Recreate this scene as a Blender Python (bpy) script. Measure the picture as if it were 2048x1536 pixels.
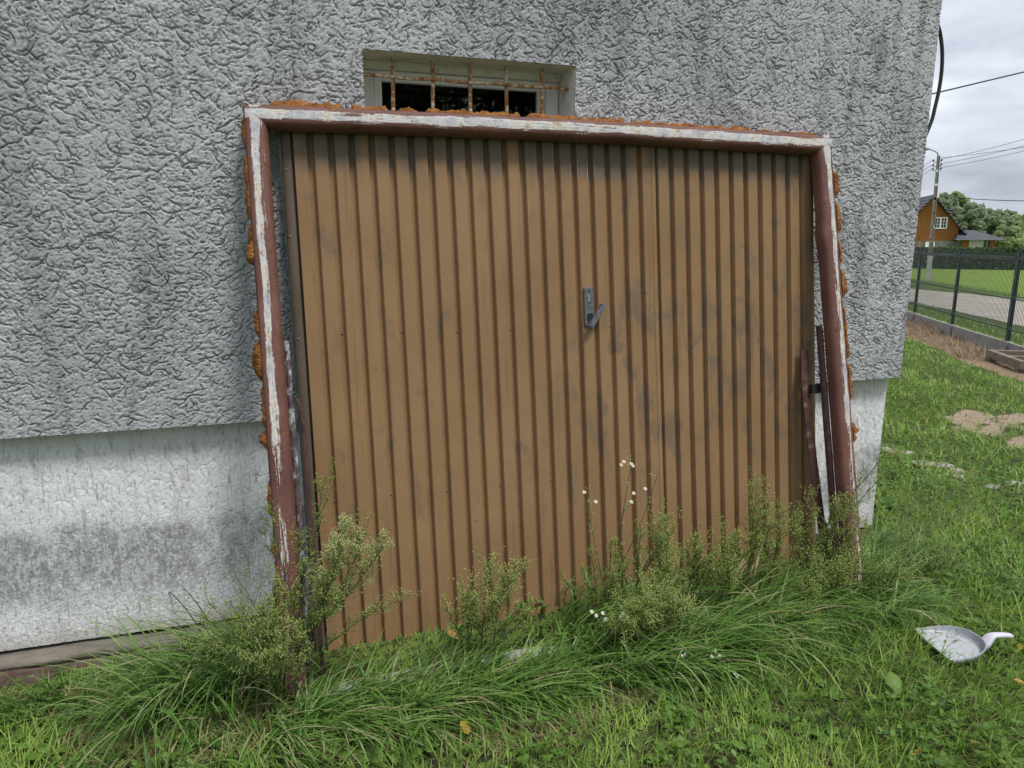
import bpy, math, random
import numpy as np
from mathutils import Vector, Matrix

for o in list(bpy.data.objects):
    bpy.data.objects.remove(o)
SC = bpy.context.scene
C = SC.collection
rng = np.random.default_rng(11)
random.seed(5)
R = math.radians
PI = math.pi

# ------------------------------------------------------------------ camera
F_PX, PITCH, ROLL, YAW, EYE = 1431.96, 0.1988, 0.0029, 0.3073, 1.5
_fw = np.array([math.sin(YAW)*math.cos(PITCH), math.cos(YAW)*math.cos(PITCH), -math.sin(PITCH)])
_rt = np.array([math.cos(YAW), -math.sin(YAW), 0.0])
_up = np.cross(_rt, _fw)
_r2 = math.cos(ROLL)*_rt + math.sin(ROLL)*_up
_u2 = -math.sin(ROLL)*_rt + math.cos(ROLL)*_up
cam_d = bpy.data.cameras.new('camera')
cam = bpy.data.objects.new('camera', cam_d)
C.objects.link(cam)
cam_d.sensor_width = 36.0
cam_d.lens = 36.0*F_PX/2048.0
cam_d.clip_start = 0.05
cam_d.clip_end = 3000.0
m3 = Matrix((( _r2[0], _u2[0], -_fw[0]), (_r2[1], _u2[1], -_fw[1]), (_r2[2], _u2[2], -_fw[2])))
cam.matrix_world = Matrix.Translation((0, 0, EYE)) @ m3.to_4x4()
SC.camera = cam

# ------------------------------------------------------------------ sky, sun, exposure
SUN = Vector((0.26, -0.46, 1.0)).normalized()      # towards the light behind the cloud
w = bpy.data.worlds.new('World')
SC.world = w
w.use_nodes = True
wn = w.node_tree
wn.nodes.clear()
def _wn(t, **k):
    n = wn.nodes.new(t)
    for a, b in k.items():
        setattr(n, a, b)
    return n
wo = _wn('ShaderNodeOutputWorld')
bg = _wn('ShaderNodeBackground')
sky = _wn('ShaderNodeTexSky', sky_type='NISHITA', sun_disc=False)
sky.sun_elevation = math.asin(SUN.z)
sky.sun_rotation = math.atan2(SUN.x, SUN.y)
tc = _wn('ShaderNodeTexCoord')
mp = _wn('ShaderNodeMapping')
mp.inputs['Scale'].default_value = (1.0, 1.0, 2.6)
wn.links.new(tc.outputs['Generated'], mp.inputs['Vector'])
n1 = _wn('ShaderNodeTexNoise')
n1.inputs['Scale'].default_value = 3.1
n1.inputs['Detail'].default_value = 7
n1.inputs['Roughness'].default_value = 0.52
n1.inputs['Distortion'].default_value = 0.35
wn.links.new(mp.outputs['Vector'], n1.inputs['Vector'])
cr = _wn('ShaderNodeValToRGB')
cr.color_ramp.elements[0].position = 0.30
cr.color_ramp.elements[0].color = (0.17, 0.188, 0.235, 1)
cr.color_ramp.elements[1].position = 0.72
cr.color_ramp.elements[1].color = (0.64, 0.655, 0.675, 1)
e = cr.color_ramp.elements.new(0.50)
e.color = (0.37, 0.392, 0.44, 1)
wn.links.new(n1.outputs['Fac'], cr.inputs['Fac'])
sm = _wn('ShaderNodeVectorMath', operation='SCALE')
sm.inputs['Scale'].default_value = 0.05
wn.links.new(sky.outputs['Color'], sm.inputs[0])
mx = _wn('ShaderNodeMix', data_type='RGBA')
mx.inputs[0].default_value = 0.86
wn.links.new(sm.outputs['Vector'], mx.inputs[6])
wn.links.new(cr.outputs['Color'], mx.inputs[7])
wn.links.new(mx.outputs[2], bg.inputs['Color'])
bg.inputs['Strength'].default_value = 1.0
wn.links.new(bg.outputs['Background'], wo.inputs['Surface'])

sun_d = bpy.data.lights.new('sun', 'SUN')
sun_d.energy = 1.5
sun_d.angle = R(14)
sun_d.color = (1.0, 0.96, 0.90)
sun = bpy.data.objects.new('sun', sun_d)
C.objects.link(sun)
sun.rotation_euler = (-SUN).to_track_quat('-Z', 'Y').to_euler()
sun.location = SUN*40

SC.view_settings.view_transform = 'Standard'
SC.view_settings.look = 'None'
SC.view_settings.exposure = 1.10
SC.view_settings.gamma = 1.0
SC.view_settings.use_curve_mapping = False

# ------------------------------------------------------------------ pixel helpers (photo pixels, 2048 x 1536)
CAM = np.array([0, 0, EYE])
def ray(x, y):
    return _fw + (x-1024.0)/F_PX*_r2 - (y-768.0)/F_PX*_u2
def at_y(x, y, yy):
    d = ray(x, y); return CAM + d*yy/d[1]
def at_d(x, y, dep):
    return CAM + ray(x, y)*dep
def at_pl(x, y, p0, n):
    d = ray(x, y); return CAM + d*(np.dot(np.array(p0)-CAM, n)/np.dot(d, n))
# terrain: level by the house, falling away towards the fence and road
ND = np.array([.864, -.504])
KD = [-999, 1.0, 5.4, 6.6, 12, 14.4, 22, 30, 3000]
KH = [0, 0, -.42, -.50, -.50, -.80, -1.0, -1.1, -1.1]
def sstep(a, b, x):
    t = np.clip((x-a)/(b-a), 0, 1); return t*t*(3-2*t)
def ground(x, y):
    x = np.asarray(x, float); y = np.asarray(y, float)
    d = x*ND[0] + y*ND[1]
    h = np.interp(d, KD, KH)
    h = h - 0.075*sstep(-0.15, -0.70, x)*sstep(1.0, 2.2, y)
    return h
def at_g(x, y):
    r = ray(x, y)
    ts = np.geomspace(.6, 500, 5000)
    P = CAM + ts[:, None]*r
    i = int(np.argmax(P[:, 2] < ground(P[:, 0], P[:, 1])))
    return P[i]

# ------------------------------------------------------------------ numpy value noise
def _h(ix, iy, iz, s):
    n = (ix*374761393 + iy*668265263 + iz*2147483647 + s*974711) & 0xffffffff
    n = ((n ^ (n >> 13))*1274126177) & 0xffffffff
    return ((n ^ (n >> 16)) & 0xffff)/65535.0
def vnoise(x, y, z=0.0, s=0):
    x = np.asarray(x, float); y = np.asarray(y, float); z = np.asarray(z, float) + np.zeros_like(x)
    ix = np.floor(x).astype(np.int64); iy = np.floor(y).astype(np.int64); iz = np.floor(z).astype(np.int64)
    fx, fy, fz = x-ix, y-iy, z-iz
    fx = fx*fx*(3-2*fx); fy = fy*fy*(3-2*fy); fz = fz*fz*(3-2*fz)
    r = 0
    for a in (0, 1):
        for b in (0, 1):
            for c in (0, 1):
                r = r + _h(ix+a, iy+b, iz+c, s)*(fx if a else 1-fx)*(fy if b else 1-fy)*(fz if c else 1-fz)
    return r
def fbm(x, y, z=0.0, s=0, o=3):
    r = 0; a = .5; t = 0
    for k in range(o):
        r = r + a*vnoise(np.asarray(x)*2**k, np.asarray(y)*2**k, np.asarray(z)*2**k, s+k); t += a; a *= .5
    return r/t

# ------------------------------------------------------------------ object helpers
def tag(o, label=None, cat=None, group=None, kind=None):
    if label: o['label'] = label
    if cat: o['category'] = cat
    if group: o['group'] = group
    if kind: o['kind'] = kind
    return o
def empty(name, loc=(0, 0, 0), label=None, cat=None, group=None):
    o = bpy.data.objects.new(name, None)
    o.empty_display_size = .1
    C.objects.link(o)
    o.location = loc
    return tag(o, label, cat, group)
def setpar(o, parent):
    # things are Empties that are only translated; parts are built in world space
    if parent is not None:
        o.parent = parent
        loc = parent.location if parent.type == 'EMPTY' else Vector((0, 0, 0))
        o.matrix_parent_inverse = Matrix.Translation(-Vector(loc))
def mk(name, V, Fs, mat, parent=None, smooth=False, attrs=None):
    """V (n,3) world space; Fs: array (m,3|4) or list of arrays/lists"""
    me = bpy.data.meshes.new(name)
    V = np.asarray(V, np.float32).reshape(-1, 3)
    if isinstance(Fs, np.ndarray):
        Fs = [Fs]
    if len(Fs) and not isinstance(Fs[0], np.ndarray):
        me.from_pydata([tuple(map(float, v)) for v in V], [], [tuple(int(i) for i in f) for f in Fs])
    else:
        Fs = [f for f in Fs if len(f)]
        loops = np.concatenate([f.ravel() for f in Fs]).astype(np.int32)
        tot = np.concatenate([np.full(len(f), f.shape[1], np.int32) for f in Fs])
        st = np.concatenate([[0], np.cumsum(tot)[:-1]]).astype(np.int32)
        me.vertices.add(len(V)); me.vertices.foreach_set('co', V.ravel())
        me.loops.add(len(loops)); me.loops.foreach_set('vertex_index', loops)
        me.polygons.add(len(tot)); me.polygons.foreach_set('loop_start', st); me.polygons.foreach_set('loop_total', tot)
    if attrs:
        for k, a in attrs.items():
            at = me.attributes.new(k, 'FLOAT', 'POINT')
            at.data.foreach_set('value', np.asarray(a, np.float32).ravel())
    me.update(calc_edges=True)
    me.validate()
    if smooth:
        me.polygons.foreach_set('use_smooth', np.ones(len(me.polygons), bool))
    me.materials.append(mat)
    o = bpy.data.objects.new(name, me)
    C.objects.link(o)
    setpar(o, parent)
    return o
class MB:
    """collects shapes for one mesh"""
    def __init__(s): s.v = []; s.f = []; s.n = 0
    def add(s, V, Fs):
        V = [tuple(map(float, v)) for v in V]
        s.v += V; s.f += [tuple(int(i)+s.n for i in f) for f in Fs]; s.n += len(V); return s
    def box(s, x0, x1, y0, y1, z0, z1):
        return s.hexa([(x0, y0, z0), (x1, y0, z0), (x1, y1, z0), (x0, y1, z0), (x0, y0, z1), (x1, y0, z1), (x1, y1, z1), (x0, y1, z1)])
    def hexa(s, p):
        return s.add(p, [(0, 3, 2, 1), (4, 5, 6, 7), (0, 1, 5, 4), (1, 2, 6, 5), (2, 3, 7, 6), (3, 0, 4, 7)])
    def obox(s, c, ax, ay, az):
        c, ax, ay, az = map(np.array, (c, ax, ay, az))
        return s.hexa([c-ax-ay-az, c+ax-ay-az, c+ax+ay-az, c-ax+ay-az, c-ax-ay+az, c+ax-ay+az, c+ax+ay+az, c-ax+ay+az])
    def tube(s, pts, r, n=6, cap=True):
        pts = [np.array(p, float) for p in pts]
        rs = r if hasattr(r, '__len__') else [r]*len(pts)
        V = []; Fs = []
        up = np.array([0, 0, 1.0]); pu = None
        for i, p in enumerate(pts):
            t = pts[min(i+1, len(pts)-1)] - pts[max(i-1, 0)]
            t = t/(np.linalg.norm(t)+1e-9)
            if pu is None:
                a = np.cross(t, up if abs(t[2]) < .9 else np.array([1.0, 0, 0]))
            else:
                a = pu - t*np.dot(pu, t)
            a /= np.linalg.norm(a)+1e-9; pu = a
            b = np.cross(t, a)
            for k in range(n):
                an = 2*PI*k/n
                V.append(p + rs[i]*(math.cos(an)*a + math.sin(an)*b))
        for i in range(len(pts)-1):
            for k in range(n):
                k2 = (k+1) % n
                Fs.append((i*n+k, i*n+k2, (i+1)*n+k2, (i+1)*n+k))
        if cap:
            Fs.append(tuple(range(n-1, -1, -1))); Fs.append(tuple((len(pts)-1)*n+k for k in range(n)))
        return s.add(V, Fs)
    def build(s, name, mat, parent=None, smooth=False, attrs=None):
        return mk(name, np.array(s.v), s.f, mat, parent, smooth, attrs)
def bevel(o, w=.003, seg=2):
    m = o.modifiers.new('bevel', 'BEVEL'); m.width = w; m.segments = seg; m.limit_method = 'ANGLE'; m.angle_limit = R(40)
    return o
def grid_faces(nu, nv):
    i = np.arange(nu-1)[:, None]*nv + np.arange(nv-1)[None, :]
    return np.stack([i, i+nv, i+nv+1, i+1], -1).reshape(-1, 4)

# ------------------------------------------------------------------ material helpers
class G:
    def __init__(s, name):
        s.m = bpy.data.materials.new(name); s.m.use_nodes = True
        s.t = s.m.node_tree; s.t.nodes.clear()
        s.o = s.t.nodes.new('ShaderNodeOutputMaterial')
        s._p = None
    def n(s, t, **k):
        x = s.t.nodes.new(t)
        for a, b in k.items(): setattr(x, a, b)
        return x
    def put(s, sock, v):
        if isinstance(v, bpy.types.NodeSocket): s.t.links.new(v, sock)
        elif isinstance(v, (tuple, list)) and len(v) == 3 and sock.type == 'RGBA': sock.default_value = (*v, 1)
        else: sock.default_value = v
    @property
    def pos(s):
        if s._p is None: s._p = s.n('ShaderNodeNewGeometry').outputs['Position']
        return s._p
    def map(s, sc=(1, 1, 1), loc=(0, 0, 0), v=None):
        x = s.n('ShaderNodeMapping'); s.put(x.inputs['Vector'], v or s.pos)
        x.inputs['Scale'].default_value = sc; x.inputs['Location'].default_value = loc
        return x.outputs['Vector']
    def noise(s, sc, det=3, ro=.5, dis=0, v=None):
        x = s.n('ShaderNodeTexNoise'); s.put(x.inputs['Vector'], v or s.pos)
        x.inputs['Scale'].default_value = sc; x.inputs['Detail'].default_value = det
        x.inputs['Roughness'].default_value = ro; x.inputs['Distortion'].default_value = dis
        return x.outputs['Fac']
    def vor(s, sc, v=None, feature='F1', out='Distance'):
        x = s.n('ShaderNodeTexVoronoi', feature=feature); s.put(x.inputs['Vector'], v or s.pos)
        x.inputs['Scale'].default_value = sc
        return x.outputs[out]
    def attr(s, name): return s.n('ShaderNodeAttribute', attribute_name=name).outputs['Fac']
    def math(s, op, a, b=0.0, c=None, clamp=False):
        x = s.n('ShaderNodeMath', operation=op); x.use_clamp = clamp
        s.put(x.inputs[0], a); s.put(x.inputs[1], b)
        if c is not None: s.put(x.inputs[2], c)
        return x.outputs[0]
    def step(s, v, a, b):
        x = s.n('ShaderNodeMapRange', interpolation_type='SMOOTHSTEP')
        s.put(x.inputs['Value'], v); s.put(x.inputs['From Min'], a); s.put(x.inputs['From Max'], b)
        return x.outputs['Result']
    def ramp(s, v, stops):
        x = s.n('ShaderNodeValToRGB'); s.put(x.inputs['Fac'], v)
        el = x.color_ramp.elements
        while len(el) < len(stops): el.new(.5)
        for q, (p, c) in zip(el, stops): q.position = p; q.color = (*c, 1)
        return x.outputs['Color']
    def mix(s, f, a, b, blend='MIX'):
        x = s.n('ShaderNodeMix', data_type='RGBA', blend_type=blend)
        s.put(x.inputs[0], f); s.put(x.inputs[6], a); s.put(x.inputs[7], b)
        return x.outputs[2]
    def xyz(s, v=None):
        x = s.n('ShaderNodeSeparateXYZ'); s.put(x.inputs[0], v or s.pos); return x.outputs
    def bump(s, h, st=.5, d=.01):
        x = s.n('ShaderNodeBump'); x.inputs['Strength'].default_value = st; x.inputs['Distance'].default_value = d
        s.put(x.inputs['Height'], h); return x.outputs['Normal']
    def pbr(s, col, rough=.8, nrm=None, metal=0.0, spec=.5, **kw):
        b = s.n('ShaderNodeBsdfPrincipled')
        s.put(b.inputs['Base Color'], col); s.put(b.inputs['Roughness'], rough); s.put(b.inputs['Metallic'], metal)
        s.put(b.inputs['Specular IOR Level'], spec)
        for k, v in kw.items(): s.put(b.inputs[k.replace('_', ' ')], v)
        if nrm is not None: s.put(b.inputs['Normal'], nrm)
        s.t.links.new(b.outputs[0], s.o.inputs['Surface'])
        return s.m
    def leaf(s, col, trans=.3, rough=.5, spec=.35):
        b = s.n('ShaderNodeBsdfPrincipled'); s.put(b.inputs['Base Color'], col); s.put(b.inputs['Roughness'], rough)
        s.put(b.inputs['Specular IOR Level'], spec)
        t = s.n('ShaderNodeBsdfTranslucent'); s.put(t.inputs['Color'], col)
        x = s.n('ShaderNodeMixShader'); x.inputs[0].default_value = trans
        s.t.links.new(b.outputs[0], x.inputs[1]); s.t.links.new(t.outputs[0], x.inputs[2])
        s.t.links.new(x.outputs[0], s.o.inputs['Surface'])
        return s.m
M = {}

g = G('plaster')
sx = g.map((2.6, 1, .45)); lo = g.noise(1.6, 4, .55); st = g.noise(1.5, 5, .6, .4, sx)
fine = g.noise(95, 3, .7); med = g.noise(16, 4, .6)
col = g.ramp(lo, [(.28, (.36, .369, .388)), (.5, (.44, .450, .472)), (.72, (.51, .520, .542))])
col = g.mix(g.math('MULTIPLY', g.step(st, .50, .68), .60), col, (.20, .203, .21))
sv = g.step(g.noise(4, 5, .6, .2, g.map((2.2, 1, .28), (7, 0, 3))), .56, .70)
col = g.mix(g.math('MULTIPLY', sv, .52), col, (.15, .153, .16))
spots = g.step(g.noise(5.5, 5, .62, .3, g.map((1, 1, .55), (3, 1, 7))), .60, .76)
col = g.mix(g.math('MULTIPLY', spots, .62), col, (.14, .143, .15))
col = g.mix(g.math('MULTIPLY', g.step(med, .45, .7), .30), col, (.26, .265, .27))
gra = g.noise(120, 3, .75, .2, g.map((.75, 1, 1.25)))
col = g.mix(g.math('MULTIPLY', g.step(gra, .53, .63), .72), col, (.13, .133, .14))
col = g.mix(g.math('MULTIPLY', g.step(gra, .42, .32), .45), col, (.66, .665, .68))
wn_ = g.noise(34, 2, .5, 1.2, g.map((.8, 1, 1.2))); wc = g.step(g.math('ABSOLUTE', g.math('SUBTRACT', wn_, .5)), .0, .03)
wm_ = g.step(g.noise(9, 2), .48, .56)
wh = g.math('SUBTRACT', 1.0, g.math('MULTIPLY', g.math('SUBTRACT', 1.0, wc), wm_))
M['plaster'] = g.pbr(col, .93, g.bump(g.math('ADD', g.math('MULTIPLY', wh, .5), g.math('ADD', fine, g.noise(230, 2, .6))), .6, .003), spec=.2)

g = G('plinth')
X, Y_, Z_ = g.xyz()
lo = g.noise(2.2, 4, .6); big = g.noise(5, 5, .65, .3, g.map((1, 1, .7)))
gr = g.noise(130, 3, .65, 0, g.map((1, 1, .22)))
col = g.ramp(lo, [(.3, (.66, .668, .685)), (.7, (.78, .788, .80))])
wav = g.math('ADD', Z_, g.math('MULTIPLY', g.noise(3, 3), .14))
band = g.math('MULTIPLY', g.step(wav, .57, .50), g.step(wav, .12, .36))
mold = g.math('MULTIPLY', band, g.step(big, .30, .54))
col = g.mix(g.math('MULTIPLY', g.math('MULTIPLY', mold, g.math('ADD', .45, g.math('MULTIPLY', g.step(g.noise(60, 4, .75, 0, g.map((1, 1, .5))), .42, .6), .55))), .78), col, (.15, .155, .165))
col = g.mix(g.math('MULTIPLY', g.step(g.noise(11, 5, .7, 0, g.map((1, 1, .35))), .52, .72), .45), col, (.22, .225, .23))
tops = g.math('MULTIPLY', g.step(Z_, .70, .83), g.step(g.noise(4, 3), .3, .6))
col = g.mix(g.math('MULTIPLY', tops, .5), col, (.36, .38, .31))
col = g.mix(g.math('MULTIPLY', g.step(gr, .54, .66), .5), col, (.20, .205, .21))
col = g.mix(g.math('MULTIPLY', g.step(g.noise(75, 2, .6, .3, g.map((1, 1, .10), (3, 1, 1))), .60, .70), .55), col, (.24, .245, .25))
col = g.mix(g.math('MULTIPLY', g.math('MULTIPLY', g.step(g.noise(150, 3, .7), .52, .64), g.step(Z_, .60, .35)), .6), col, (.13, .133, .14))
splash = g.math('MULTIPLY', g.step(g.math('ADD', Z_, g.math('MULTIPLY', g.noise(9, 4), .10)), .16, .06), .5)
col = g.mix(splash, col, (.30, .28, .22))
M['plinth'] = g.pbr(col, .9, g.bump(gr, .35, .003), spec=.25)

g = G('footing')
X, Y_, Z_ = g.xyz()
col = g.ramp(g.noise(9, 5, .65, 0, g.map((.4, 1, 1))), [(.35, (.10, .06, .05)), (.55, (.17, .115, .10)), (.62, (.36, .355, .34)), (.8, (.40, .39, .37))])
col = g.mix(g.math('MULTIPLY', g.step(g.noise(40, 4), .5, .7), .5), col, (.12, .11, .10))
M['footing'] = g.pbr(col, .95, g.bump(g.noise(70, 4, .7), .7, .01), spec=.2)
g = G('ledge')
M['ledge'] = g.pbr(g.ramp(g.noise(9, 5, .65, 0, g.map((.5, 1, 1))), [(.3, (.12, .105, .085)), (.6, (.22, .20, .17)), (.8, (.32, .30, .27))]), .95, g.bump(g.noise(70, 4, .7), .6, .01), spec=.2)
g = G('concrete')
col = g.ramp(g.noise(6, 5, .65), [(.3, (.22, .215, .20)), (.7, (.36, .35, .33))])
M['concrete'] = g.pbr(col, .95, g.bump(g.noise(60, 4, .7), .5, .01), spec=.2)

g = G('reveal')
col = g.ramp(g.noise(7, 5, .65), [(.3, (.58, .57, .51)), (.55, (.73, .72, .66)), (.75, (.80, .795, .75))])
col = g.mix(g.math('MULTIPLY', g.step(g.noise(22, 5, .7), .55, .72), .5), col, (.22, .22, .18))
M['reveal'] = g.pbr(col, .9, g.bump(g.noise(60, 4), .35, .006), spec=.25)
g = G('white_plastic')
M['white_plastic'] = g.pbr(g.ramp(g.noise(9, 4), [(.3, (.76, .77, .76)), (.7, (.86, .87, .87))]), .35)
g = G('window_glass')
tr = g.n('ShaderNodeBsdfTransparent'); tr.inputs['Color'].default_value = (.55, .58, .56, 1)
gl = g.n('ShaderNodeBsdfGlossy'); gl.inputs['Roughness'].default_value = .02
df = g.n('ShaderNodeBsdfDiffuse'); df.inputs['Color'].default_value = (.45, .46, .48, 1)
fr = g.n('ShaderNodeFresnel'); fr.inputs['IOR'].default_value = 1.45
a_ = g.n('ShaderNodeMixShader'); g.t.links.new(fr.outputs[0], a_.inputs[0]); g.t.links.new(tr.outputs[0], a_.inputs[1]); g.t.links.new(gl.outputs[0], a_.inputs[2])
b_ = g.n('ShaderNodeMixShader'); glints = g.math('MULTIPLY', g.step(g.noise(38, 4, .6, .8), .66, .74), .25)  # pale specks painted on the pane as glints of reflected sky
g.t.links.new(glints, b_.inputs[0]); g.t.links.new(a_.outputs[0], b_.inputs[1]); g.t.links.new(df.outputs[0], b_.inputs[2])
g.t.links.new(b_.outputs[0], g.o.inputs['Surface'])
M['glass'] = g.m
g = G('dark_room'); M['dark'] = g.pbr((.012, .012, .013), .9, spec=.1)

g = G('rusty_bar')
col = g.ramp(g.noise(45, 5, .7), [(.38, (.30, .125, .045)), (.5, (.42, .21, .10)), (.57, (.66, .58, .46)), (.75, (.72, .68, .60))])
M['rust_bar'] = g.pbr(col, .85, g.bump(g.noise(180, 3), .4, .003), spec=.3)

# garage door paint: tan enamel with grey scuffs; 'wear' is a per-vertex scratch mask
g = G('tan_enamel')
X, Y_, Z_ = g.xyz()
n1 = g.noise(3.2, 4, .55); n2 = g.noise(28, 4, .6)
col = g.ramp(n1, [(.3, (.232, .138, .069)), (.7, (.282, .172, .088))])
sc = g.noise(6.5, 5, .62, .7, g.map((1.5, 1, .8)))
mid = g.math('MULTIPLY', g.step(sc, .47, .64), g.math('MULTIPLY', g.step(X, .75, 1.35), g.math('MULTIPLY', g.step(Z_, .35, .75), g.step(Z_, 1.75, 1.15))))
low = g.math('MULTIPLY', g.step(sc, .56, .72), .5)
topb = g.math('MULTIPLY', g.step(g.math('ADD', Z_, g.math('MULTIPLY', g.noise(9, 4, .6), .22)), 1.80, 1.93), g.step(g.noise(5, 2, .5, 0, g.map((1.5, 0, 0))), .34, .48))
sm_ = g.math('MAXIMUM', g.math('MULTIPLY', mid, .62), g.math('MAXIMUM', low, g.math('MULTIPLY', topb, .85)))
col = g.mix(sm_, col, (.120, .097, .078))
str_ = g.step(g.noise(14, 4, .7, .2, g.map((6, 1, .35), (1, 4, 2))), .66, .74)
col = g.mix(g.math('MULTIPLY', str_, .45), col, (.075, .052, .036))
run = g.step(g.noise(7, 4, .65, .1, g.map((5, 1, .12), (2, 2, 9))), .56, .72)
col = g.mix(g.math('MULTIPLY', run, .38), col, (.095, .062, .038))
scr = g.step(g.noise(30, 3, .6, .6, g.map((.5, 1, 3.2), (4, 1, 5))), .70, .73)
col = g.mix(g.math('MULTIPLY', scr, .35), col, (.30, .22, .15))
sw = g.step(g.noise(9, 3, .5, 2.2, g.map((1, 1, 2.5), (5, 1, 2))), .71, .76)
col = g.mix(g.math('MULTIPLY', sw, .5), col, (.085, .068, .055))
col = g.mix(g.math('MULTIPLY', g.step(g.noise(70, 2), .70, .76), .5), col, (.10, .075, .05))
col = g.mix(g.step(g.math('ADD', g.attr('wear'), g.math('MULTIPLY', g.noise(90, 3), .5)), .85, 1.0), col, (.62, .61, .60))
M['tan'] = g.pbr(col, g.math('ADD', g.math('MULTIPLY', n2, .25), .42), g.bump(g.math('ADD', g.noise(260, 2), g.math('MULTIPLY', g.noise(5, 3), 3.0)), .12, .004), spec=.25)
g = G('brown_edge')
col = g.ramp(g.noise(8, 4, .6, 0, g.map((1, 1, .5))), [(.3, (.075, .053, .039)), (.7, (.11, .078, .056))])
M['brown_edge'] = g.pbr(col, .55, g.bump(g.noise(120, 3), .2, .002))
g = G('galvanised')
col = g.ramp(g.noise(14, 5, .6), [(.3, (.20, .22, .21)), (.7, (.38, .41, .40))])
M['galv'] = g.pbr(col, .55, g.bump(g.noise(90, 3), .2, .002), metal=.3)

# primer + flaking white paint; 'white' attribute says where the paint band runs
g = G('flaking_frame')
X, Y_, Z_ = g.xyz()
cb = g.n('ShaderNodeCombineXYZ'); g.put(cb.inputs[0], g.math('MULTIPLY', g.attr('along'), 7.0)); g.put(cb.inputs[1], g.math('MULTIPLY', g.attr('across'), 95.0)); cbv = cb.outputs[0]
strk = g.noise(1.0, 5, .65, .15, cbv); strk2 = g.noise(2.3, 4, .6, .1, cbv)
nn = g.noise(85, 4, .7); nl = g.noise(4, 4, .6)
prim = g.ramp(nl, [(.3, (.100, .040, .032)), (.55, (.155, .066, .053)), (.72, (.20, .095, .078)), (.88, (.30, .19, .16))])
rust = g.step(g.noise(26, 6, .72, .3), .53, .64)
prim = g.mix(g.math('MULTIPLY', rust, .85), prim, g.ramp(g.noise(60, 3), [(.4, (.055, .022, .014)), (.62, (.20, .08, .025))]))
wmask = g.math('ADD', g.attr('white'), g.math('ADD', g.math('MULTIPLY', g.math('SUBTRACT', strk, .52), 2.1), g.math('MULTIPLY', g.math('SUBTRACT', nn, .5), .55)))
wmask = g.math('MULTIPLY', g.step(wmask, .42, .58), g.math('ADD', .72, g.math('MULTIPLY', g.step(strk2, .36, .5), .28)))
wcol = g.ramp(g.noise(9, 6, .7, .3), [(.30, (.34, .33, .35)), (.42, (.44, .45, .48)), (.52, (.58, .58, .58)), (.60, (.56, .53, .45)), (.70, (.30, .18, .11))])
wcol = g.mix(g.math('MULTIPLY', g.step(g.math('ADD', g.math('MULTIPLY', strk2, .6), g.math('MULTIPLY', g.noise(60, 5, .75), .4)), .52, .60), .75), wcol, (.22, .105, .055))
prim = g.mix(g.math('MULTIPLY', g.step(strk2, .55, .68), .55), prim, (.055, .026, .02))
col = g.mix(wmask, prim, wcol)
M['frame'] = g.pbr(col, .62, g.bump(g.math('ADD', g.math('MULTIPLY', wmask, .6), g.noise(120, 3)), .35, .004), spec=.4)
g = G('arm_brown')
col = g.ramp(g.noise(20, 5, .65), [(.35, (.045, .02, .017)), (.6, (.085, .035, .03)), (.74, (.22, .16, .15))])
M['arm'] = g.pbr(col, .55, g.bump(g.noise(120, 3), .25, .003))
g = G('flaky_rail')
col = g.ramp(g.noise(34, 5, .7, .3, g.map((1, 1, .45))), [(.42, (.060, .032, .034)), (.53, (.11, .075, .08)), (.60, (.36, .36, .39)), (.76, (.52, .52, .54))])
M['rail'] = g.pbr(col, .7, g.bump(g.noise(80, 4), .5, .004))
g = G('pu_foam')
col = g.ramp(g.noise(28, 5, .65), [(.3, (.085, .034, .012)), (.48, (.24, .095, .026)), (.72, (.38, .175, .055))])
M['foam'] = g.pbr(col, .9, g.bump(g.math('ADD', g.noise(110, 4, .7), g.vor(90)), .8, .008), spec=.2)
g = G('white_threshold')
col = g.ramp(g.noise(26, 5, .65), [(.35, (.14, .14, .135)), (.5, (.36, .375, .39)), (.75, (.52, .54, .57))])
M['threshold'] = g.pbr(col, .6, g.bump(g.noise(90, 3), .3, .003))
g = G('lock_grey')
col = g.ramp(g.noise(60, 4, .65), [(.35, (.075, .08, .095)), (.65, (.17, .178, .205))])
M['lock'] = g.pbr(col, .45, g.bump(g.noise(200, 2), .2, .002), metal=.25)
g = G('steel'); M['steel'] = g.pbr(g.ramp(g.noise(150, 3), [(.3, (.35, .35, .36)), (.7, (.55, .55, .56))]), .35, metal=.8)
g = G('black_hole'); M['black'] = g.pbr((.01, .01, .011), .8)
g = G('rivet'); M['rivet'] = g.pbr(g.ramp(g.noise(200, 2), [(.35, (.14, .10, .07)), (.7, (.30, .25, .20))]), .45, metal=.5)

g = G('soil_and_turf')
X, Y_, Z_ = g.xyz()
n1 = g.noise(2.3, 5, .6); n2 = g.noise(22, 5, .65); n3 = g.noise(90, 4, .7)
soil = g.ramp(n2, [(.3, (.030, .026, .016)), (.55, (.055, .046, .026)), (.75, (.10, .082, .048))])
turf = g.ramp(g.math('ADD', g.math('MULTIPLY', n1, .6), g.math('MULTIPLY', n3, .4)), [(.35, (.085, .135, .03)), (.65, (.155, .235, .052))])
col = g.mix(g.step(n2, .40, .60), soil, turf)
field = g.ramp(g.noise(.9, 6, .7, 0, g.map((1, 1, 1))), [(.3, (.155, .24, .04)), (.7, (.23, .33, .06))])
col = g.mix(g.attr('field'), col, field)
sand = g.ramp(g.noise(14, 5, .65), [(.3, (.27, .205, .14)), (.7, (.42, .335, .25))])
col = g.mix(g.step(g.math('ADD', g.attr('sand'), g.math('MULTIPLY', g.math('SUBTRACT', n2, .5), .9)), .40, .58), col, sand)
straw = g.ramp(g.noise(35, 5, .7, .5), [(.3, (.12, .085, .055)), (.5, (.28, .20, .13)), (.75, (.42, .32, .21))])
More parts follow.
